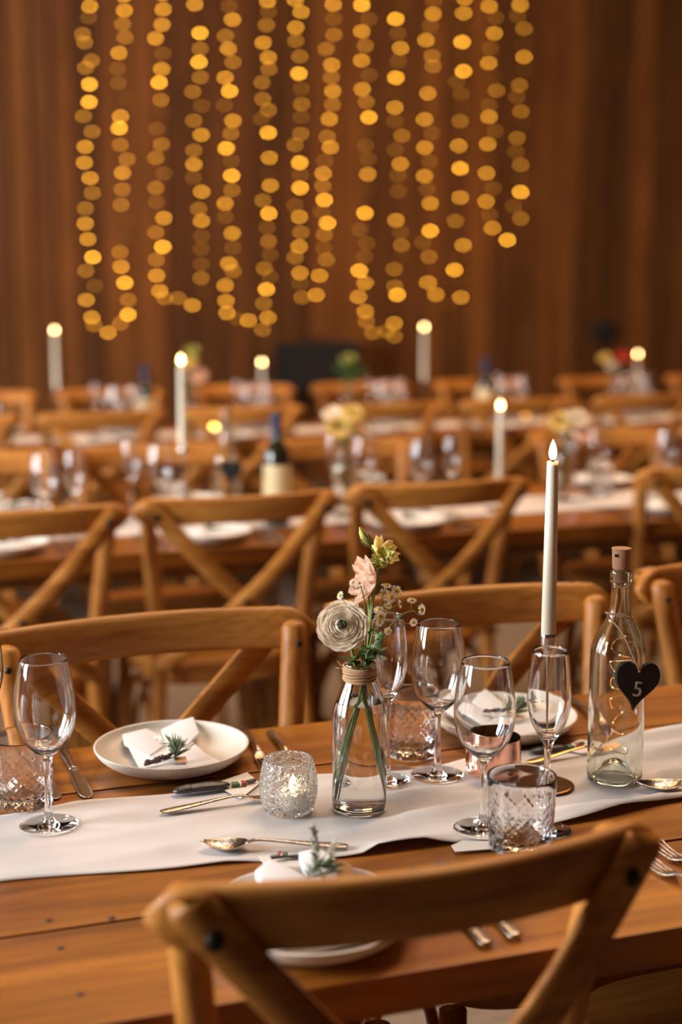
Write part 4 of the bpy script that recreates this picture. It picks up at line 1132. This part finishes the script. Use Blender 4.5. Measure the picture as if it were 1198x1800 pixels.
for k, u_ in enumerate((-0.1, 0.42, 0.93, 1.53, 2.30, 2.95)): setting(u_, 4.085, True, 2, k)
for u_ in (0.35, 0.92, 1.50, 2.12, 2.72, 3.35, 3.95): setting(u_, 5.755, False, 3)
for u_ in (0.60, 1.20, 1.83, 2.45, 3.1, 3.8): setting(u_, 6.295, True, 3)

# candles on the other tables: tall and short candlesticks
def bg_candle(px, ytop, v, label, clabel):
    top = at_v(px, ytop, v); q = uv(top); h = top.z - ZB
    Lc = 0.225; zc = h - Lc
    p = W(q[0], q[1], ZB)
    c = thing('candlestick', clabel, 'candlestick', p)
    obj('foot', lathe(prof([(0, 0), (0.0385, 0)], [(0.0385, 0), (0.039, 0.0012), (0.038, 0.0022)], [(0.038, 0.0022), (0.02, 0.003), (0.006, 0.0045), (0, 0.005)], n=2), 24), 'steel_reflection', c)
    obj('stem', lathe([(0.003, 0.003), (0.0022, 0.012), (0.0022, zc - 0.03), (0.0060, zc - 0.018), (0.0098, zc - 0.009)], 12), 'steel', c)
    obj('candle_cup', lathe([(0, zc - 0.010), (0.0098, zc - 0.009), (0.0108, zc - 0.006), (0.0108, zc + 0.012), (0.0098, zc + 0.012), (0.0098, zc), (0, zc)], 20), 'steel', c)
    k = make_candle(Lc); k.location = p + Vector((0, 0, zc + 0.0005)); tag(k, label, 'candle')
bg_candle(318, 643, 3.73, 'tall taper candle near the left wine bottles on the second table', 'tall candlestick near the left wine bottles on the second table')
bg_candle(879, 722, 3.72, 'taper candle beside the wine glasses on the second table, low stick', 'low candlestick beside the glasses on the second table')
bg_candle(96, 587, 6.05, 'taper candle at the left end of the last table, below the fairy lights', 'candlestick at the left end of the last table')
bg_candle(460, 643, 6.13, 'low taper candle on the last table beside the black loudspeaker', 'low candlestick on the last table beside the black loudspeaker')
bg_candle(745, 581, 6.05, 'tall taper candle on the last table right of the black loudspeaker', 'tall candlestick on the last table right of the black loudspeaker')
bg_candle(1120, 628, 6.05, 'taper candle on the last table beside the red flowers', 'candlestick on the last table beside the red flowers')

# wine bottles
def wine_bottle(px, v, label, clear=False):
    p = at_v(px, 800, v); q = uv(p); p = W(q[0], q[1], ZB)
    t = thing('wine_bottle', label, 'bottle', p, ROT)
    bo = [(0, 0.001), (0.031, 0), (0.0365, 0.003), (0.0375, 0.01), (0.0375, 0.18), (0.034, 0.202), (0.024, 0.218), (0.0155, 0.232), (0.0140, 0.25), (0.0138, 0.292), (0.0148, 0.296), (0.0148, 0.302), (0, 0.302)]
    obj('glass_body', lathe(bo, 32), 'green_glass', t)
    obj('foil', lathe([(0.0160, 0.236), (0.0148, 0.25), (0.0146, 0.290), (0.0156, 0.296), (0.0156, 0.304), (0, 0.304)], 24), 'foil_blue', t)
    obj('label', lathe([(0.0380, 0.055), (0.0380, 0.165)], 32), 'label', t)
    return t
wine_bottle(486, 3.70, 'dark wine bottle with blue foil and cream label on the second table')
wine_bottle(258, 6.0, 'dark wine bottle on the last table between two left candles')
wine_bottle(850, 6.0, 'dark wine bottle on the last table behind the low candle')
# clear number bottle on the second table
p = at_v(398, 850, 3.72); q = uv(p)
b2 = dup(bt, W(q[0], q[1], ZB), 0, 'clear bottle with dark heart tag beside the cream-label wine bottle')
dup(ck, W(q[0], q[1], ZB + 0.272), 1.0, 'cork stopper of the clear bottle on the second table')
h2 = thing('slate_heart', 'dark slate heart hanging on the clear bottle of the second table', 'tag', W(q[0], q[1] - 0.045, ZB + 0.15))
obj('slate', xf(slab(hv, -0.0035, 0.0035, 0.0006), HM), 'slate', h2, smooth=False)
obj('twine', tube(catmull([(0, 0.0, 0.02), (0.004, 0.01, 0.05), (0.0, 0.028, 0.075)], 4), 0.0011, 5), 'twine', h2)

# flower vases on the other tables
def bg_vase(px, py, v, label, blooms, vlabel):
    p = at_v(px, py, v); q = uv(p); loc = W(q[0], q[1], ZB)
    vs = dup(vase, loc, random.uniform(0, 6), vlabel)
    for k, (dx, dy, dz, mat, s, lab) in enumerate(blooms):
        t = thing('bouquet_flower', lab, 'flower', loc + Vector((0, 0, 0.03)))
        hd = Vector((dx, dy, dz - 0.03))
        obj('stem', tube(catmull([(dx * -0.2, dy * -0.2, 0), (0, 0, 0.15), tuple(hd - Vector((0, 0, 0.01)))], 5), 0.0016, 6), 'stem', t)
        random.seed(40 + k)
        petals(t, mat, hd - Vector((0, 0, 0.012)), aim((dx * 6, -0.5 + dy, 0.6)), [(5, 0.034 * s, D(8), D(95), 0.75, 0, 0.08, 0.9), (5, 0.026 * s, D(8), D(110), 0.75, 0.002, 0.06, 1.0), (4, 0.018 * s, D(8), D(125), 0.8, 0.004, 0.05, 1.0)])
        lm2 = None
        for j in range(3):
            o = bpy.data.objects.new('leaf', lm); COL.objects.link(o); o.parent = t
            o.matrix_local = T(dx * 0.5 + random.uniform(-0.015, 0.015), dy * 0.5 + random.uniform(-0.015, 0.015), 0.17 + 0.02 * j) @ R(random.uniform(0, 6), 'Z') @ R(-0.5, 'Y') @ Matrix.Scale(1.6, 4)
bg_vase(605, 830, 3.78, '', [(-0.012, -0.01, 0.245, 'petal_yellow', 1.15, 'pale yellow bloom in the vase beside the cream-label wine bottle, facing us'), (0.02, 0.01, 0.285, 'petal_yellow', 0.9, 'upper pale yellow bloom in the vase beside the cream-label wine bottle'), (-0.03, 0.02, 0.285, 'petal_cream', 0.8, 'cream bloom in the vase beside the cream-label wine bottle')], 'bottle vase of yellow blooms on the second table')
bg_vase(990, 830, 3.82, '', [(-0.015, -0.01, 0.235, 'petal_yellow', 1.05, 'yellow bloom in the vase behind the steel candlestick candle'), (0.03, 0.0, 0.245, 'petal_cream', 1.0, 'cream bloom in the vase behind the steel candlestick candle'), (0.04, -0.02, 0.205, 'petal_pink', 0.9, 'blush bloom in the vase behind the steel candlestick candle')], 'bottle vase of mixed blooms on the second table, right of the low candle')
bg_vase(338, 690, 6.05, '', [(-0.012, 0.0, 0.30, 'petal_yellow', 1.1, 'yellow bloom in the left vase of the last table'), (0.02, 0.0, 0.24, 'petal_pink', 1.2, 'blush bloom in the left vase of the last table'), (0.0, 0.02, 0.35, 'bud', 0.9, 'yellow-green bloom topping the left vase of the last table')], 'bottle vase behind the tall left candle on the last table')
bg_vase(612, 690, 6.05, '', [(-0.02, 0.0, 0.27, 'leaf', 1.2, 'dark green rosette in the middle vase of the last table'), (0.03, 0.0, 0.25, 'leaf', 1.2, 'second dark green rosette in the middle vase of the last table'), (0.0, 0.02, 0.30, 'bud', 1.0, 'olive bloom in the middle vase of the last table')], 'bottle vase before the black loudspeaker on the last table')
bg_vase(1080, 690, 6.05, '', [(0.025, 0.0, 0.29, 'petal_red', 1.2, 'red bloom in the right vase of the last table'), (-0.05, 0.0, 0.29, 'petal_yellow', 0.8, 'yellow bloom in the right vase of the last table'), (-0.02, 0.0, 0.25, 'petal_cream', 0.8, 'cream bloom in the right vase of the last table')], 'bottle vase beside the right candle on the last table')
# tealights seen as small glowing discs on the last table
for px, py, lab in ((376, 745, 'glowing tealight on the last table behind the tall left candle'), (923, 725, 'dim glowing tealight on the last table right of the low candle')):
    p = at_z(px, py, TZ + 0.03); q = uv(p); k = 0.97
    t = thing('led_tealight', lab, 'candle', W(q[0] * k, q[1] * k if q[1] * k < 6.38 else 6.3, ZB))
    obj('body', lathe(prof([(0, 0), (0.0185, 0)], [(0.0185, 0), (0.0187, 0.018), (0.016, 0.022)], [(0.016, 0.022), (0, 0.020)], n=2), 20), 'wax_white', t)
    obj('flame', sphere(0.0085, (0, 0, 0.030), 10, 6, (1, 1, 1.3)), 'far_tealight' if px < 500 else BULB[2], t)

# ------------------------------------------------------------------ by the back wall
p = at_v(570, 640, 9.1); q = uv(p)
sp_ = thing('loudspeaker', 'black box loudspeaker on a stand against the plank wall', 'loudspeaker', W(q[0], 9.25, 0), ROT)
ztop_ = at_v(556, 605, 9.05).z
obj('cabinet', box(0, 0, ztop_ - 0.16, 0.52, 0.34, 0.32, 0.012), 'black', sp_, smooth=False)
obj('grille', box(0, -0.176, ztop_ - 0.16, 0.48, 0.012, 0.28, 0.004), 'grille', sp_, smooth=False)
for sx in (-1, 1):
    for sy in (-1, 1):
        obj('leg', tube([(sx * 0.2, sy * 0.12, ztop_ - 0.32), (sx * 0.23, sy * 0.13, 0)], 0.02, 8), 'black', sp_)
obj('top_handle', tube([(-0.08, 0, ztop_), (-0.07, 0, ztop_ + 0.025), (0.07, 0, ztop_ + 0.025), (0.08, 0, ztop_)], 0.009, 6), 'black', sp_)
p = at_v(1062, 583, V1 - 0.06)
sb = thing('wall_box', 'small black electrical box fixed to the plank wall above the red flowers', 'box', p, ROT)
obj('housing', box(0, 0, 0, 0.17, 0.05, 0.14, 0.012), 'black', sb, smooth=False)
obj('cover', box(0, -0.028, 0, 0.13, 0.008, 0.10, 0.004), 'grille', sb, smooth=False)

# ------------------------------------------------------------------ fairy lights: seven hanging loops in front of the plank wall
K = 3.993
CR = {'A': (120, 0, K), 'B': (120, 300, K), 'C': (370, 0, K), 'D': (370, 300, K), 'E': (660, 0, K), 'F': (600, 300, 1198 / 360)}
LOOPS = [
 [('A', (150,45,4),(142,122,2),(100,240,3),(115,297,3),(162,425,3),(120,475,3),(148,592,5),(146,716,5),(106,815,3),(167,924,3),(118,1030,4),(112,1142,4)),
  ('B', (153,53,4),(169,157,3),(120,265,2.5),(118,372,4),(137,481,4),(171,607,5),(123,703,2.5),(184,808,2),(126,908,3.5),(165,1030,4),(180,1085,3),(278,1138,4),(365,1073,3),(419,1011,5),(419,907,3),(396,787,5),(370,675,4),(363,571,2.5),(400,466,1.5),(416,350,1.5),(370,240,3),(378,132,2.5),(380,15,4.5)),
  ('A', (412,1118,3),(364,1017,2.5),(358,899,5),(366,817,3.5),(408,691,1.5),(350,583,2),(344,482,2),(355,371,3.5),(398,262,2.5),(380,170,3),(393,74,3.5))],
 [('A', (665,66,4.5),(658,174,3.5),(611,270,3.5),(665,374,2.2),(656,485,3.5),(637,580,5),(650,701,2.5),(665,790,1.2),(620,905,2),(654,1013,2.7),(614,1109,3.3)),
  ('B', (672,20,2),(614,121,3),(618,221,2.3),(671,333,4.5),(614,433,3.2),(663,535,5),(617,625,2.5),(619,737,4),(640,845,4),(675,895,2.5),(771,896,3.2),(871,945,4),(942,850,1.5),(931,755,3),(932,657,1.8),(932,550,1.8),(934,460,2),(934,353,3.5),(915,268,2.5),(936,148,4),(878,48,2.3)),
  ('A', (880,1154,3.5),(880,1057,3.2),(933,947,4.5),(880,847,2.7),(935,743,2.3),(873,644,2.5),(926,543,2.7),(916,435,5),(925,342,3),(923,232,5),(887,32,4.5))],
 [('C', (128,45,1.8),(153,138,3.5),(103,252,3),(123,342,4),(156,436,3),(101,545,4),(132,640,5),(97,740,2),(156,847,3.7),(142,937,2.5),(109,1041,5),(145,1130,2.3)),
  ('D', (148,35,5),(150,136,2.8),(102,231,4),(105,325,2.3),(152,440,4),(156,540,2),(127,652,3.7),(157,705,3.2),(102,805,3.5),(107,915,3.5),(115,1000,4.5),(185,1038,2.3),(265,1051,4.5),(364,1117,3),(402,1031,4),(371,932,3.2),(391,833,5),(418,745,2.2),(377,686,2.5),(417,590,2),(406,496,3),(396,397,2.3),(408,300,5),(366,209,2.5),(418,105,4),(400,25,1.5)),
  ('C', (412,1108,3.5),(404,932,5),(357,835,2.2),(406,772,2.7),(365,695,3.2),(361,578,2.7),(409,484,3.2),(405,404,3.7),(369,300,4),(391,177,2.5),(407,80,2),(400,8,3.5))],
 [('C', (593,0,4),(634,84,3.7),(597,193,4.5),(597,286,3),(625,397,2.8),(619,516,5),(636,623,1.8),(638,731,3.3),(637,820,1.9),(632,940,3),(591,1018,3),(625,1142,5)),
  ('D', (630,30,1.6),(628,121,5),(592,243,2),(623,325,4.5),(633,433,3.2),(621,532,3.5),(593,608,3),(627,718,4),(627,790,2.2),(642,890,2.8),(742,872,4),(763,737,4.5),(812,625,2.7),(793,545,1.8),(797,448,3.3),(820,368,5),(777,290,2),(797,206,5),(787,108,3.2),(789,20,4)),
  ('C', (801,1130,1.7),(839,1034,4.3),(818,960,2.7),(832,836,3.5),(855,735,2.7),(856,640,4.5),(847,543,2.5),(849,455,4),(809,344,2.5),(865,245,3),(863,132,1.8),(860,32,4.5))],
 [('C', (1060,35,4.8),(1112,135,1.6),(1060,220,4.5),(1086,320,2.5),(1058,424,4),(1114,527,2),(1064,626,4),(1092,716,2.5),(1110,824,4.7),(1092,920,1.3),(1088,1022,2.3),(1106,1117,2)),
  ('D', (1102,25,3.7),(1115,120,1.2),(1082,298,5),(1047,414,1.7),(1098,510,2.2),(1083,605,2.2),(1042,702,5),(1083,788,3.5),(1036,887,4.5),(1085,988,3.5),(1092,1060,3.3),(1138,1140,2.8)),
  ('F', (262,940,2.8),(308,970,3),(308,893,4.5),(325,727,5),(311,678,2.7),(308,577,3),(350,510,1.5),(349,436,2.7),(345,360,2.3),(318,290,4.5),(330,120,2.3),(328,30,1.8)),
  ('E', (172,1150,3.5),(136,1052,1.8),(184,953,3.3),(133,850,2),(134,755,4.5),(145,648,1.4),(141,546,5.5),(157,429,2),(175,338,4.3),(155,235,2),(140,133,5),(185,40,1.5))],
 [('E', (405,8,1.6),(402,98,3.5),(383,182,2.2),(352,282,4),(395,393,2.6),(402,465,3),(345,558,1.5),(365,656,4),(390,748,1.4),(343,838,4.3),(394,935,1.8),(343,1037,4),(377,1134,2.2)),
  ('F', (485,32,4),(498,108,1.7),(518,192,3.7),(518,352,4.7),(475,420,1.7),(511,504,3),(505,655,3.8),(551,725,4.5),(622,780,1.4),(697,741,4),(700,645,1.4),(660,581,5),(680,512,1.4),(711,436,3.8),(665,294,3),(694,157,4.5)),
  ('E', (593,1182,5),(582,1024,3.7),(615,940,1.2),(592,850,3.3),(600,755,1.2),(600,660,2.3),(568,573,1.7),(615,500,4.7),(620,390,1.2),(606,295,5),(620,185,1.3),(617,93,3.8))],
 [('E', (796,45,4),(842,125,1.7),(832,234,3.7),(803,339,2),(791,443,4.3),(836,540,1.5),(847,636,3.3),(796,740,1.6),(795,820,4.5),(838,920,1.9),(784,1013,4.3),(777,1215,3.7)),
  ('F', (888,103,1.7),(844,180,3.8),(866,259,1.9),(882,337,4),(969,406,4.7),(1047,280,3.2),(1006,209,2.2),(1046,125,4.8),(1040,50,1.3)),
  ('E', (1017,1157,2.7),(983,1066,1.8),(992,968,3.2),(1035,860,1.3),(1018,782,3),(990,680,2),(1008,599,2.5),(1045,490,1.2),(1040,400,4.5),(1035,315,1.2),(1040,203,2.8),(995,112,1.7),(1013,35,3.7))],
]
WHICH = ['the left candle of the last table', 'the tall left candle', 'the low candle beside the loudspeaker', 'the loudspeaker', 'the green rosettes in the middle vase', 'the tall right candle', None]
bulb_me = {}
LV = V1 - 0.16
rnd = random.Random(3)
for li, runs in enumerate(LOOPS):
    pts = []
    for r_ in runs:
        ox, oy, kk = CR[r_[0]]
        for x, y, b in r_[1:]: pts.append((ox + x / kk, oy + y / kk, b))
    # the strands go on up to the batten above the picture
    up0 = [(pts[0][0] + rnd.uniform(-6, 6), pts[0][1] - 26 * k, rnd.choice((2, 3, 4))) for k in range(1, 9)]
    up1 = [(pts[-1][0] + rnd.uniform(-6, 6), pts[-1][1] - 26 * k, rnd.choice((2, 3, 4))) for k in range(1, 9)]
    allp = list(reversed(up0)) + pts + up1
    P3 = [(at_v(x, y, LV - rnd.uniform(0, 0.03)), b) for x, y, b in allp]
    lab = 'shortest loop of warm fairy lights, above the small black wall box' if li == 6 else 'hanging loop of warm fairy lights above ' + WHICH[li]
    org = Vector((P3[0][0].x, P3[0][0].y, 4.3))
    t = thing('fairy_light_loop', lab, 'string lights', org)
    a0 = P3[0][0] - org; a1 = P3[-1][0] - org
    cab = [Vector((a0.x, a0.y, 0.0))] + [p - org + Vector((0, 0.01, 0.012)) for p, b in P3] + [Vector((a1.x, a1.y, 0.0))]
    obj('cable', tube(cab, 0.0022, 4), 'cable', t)
    for p, b in P3:
        c = 1 if b < 1.55 else 2 if b < 2.4 else 3 if b < 3.4 else 4 if b < 4.6 else 5
        if c not in bulb_me:
            o = obj('bulb', sphere(0.0085, seg=8, rings=6), BULB[c], t); bulb_me[c] = o.data
        else:
            o = bpy.data.objects.new('bulb', bulb_me[c]); COL.objects.link(o); o.parent = t
        o.location = p - org
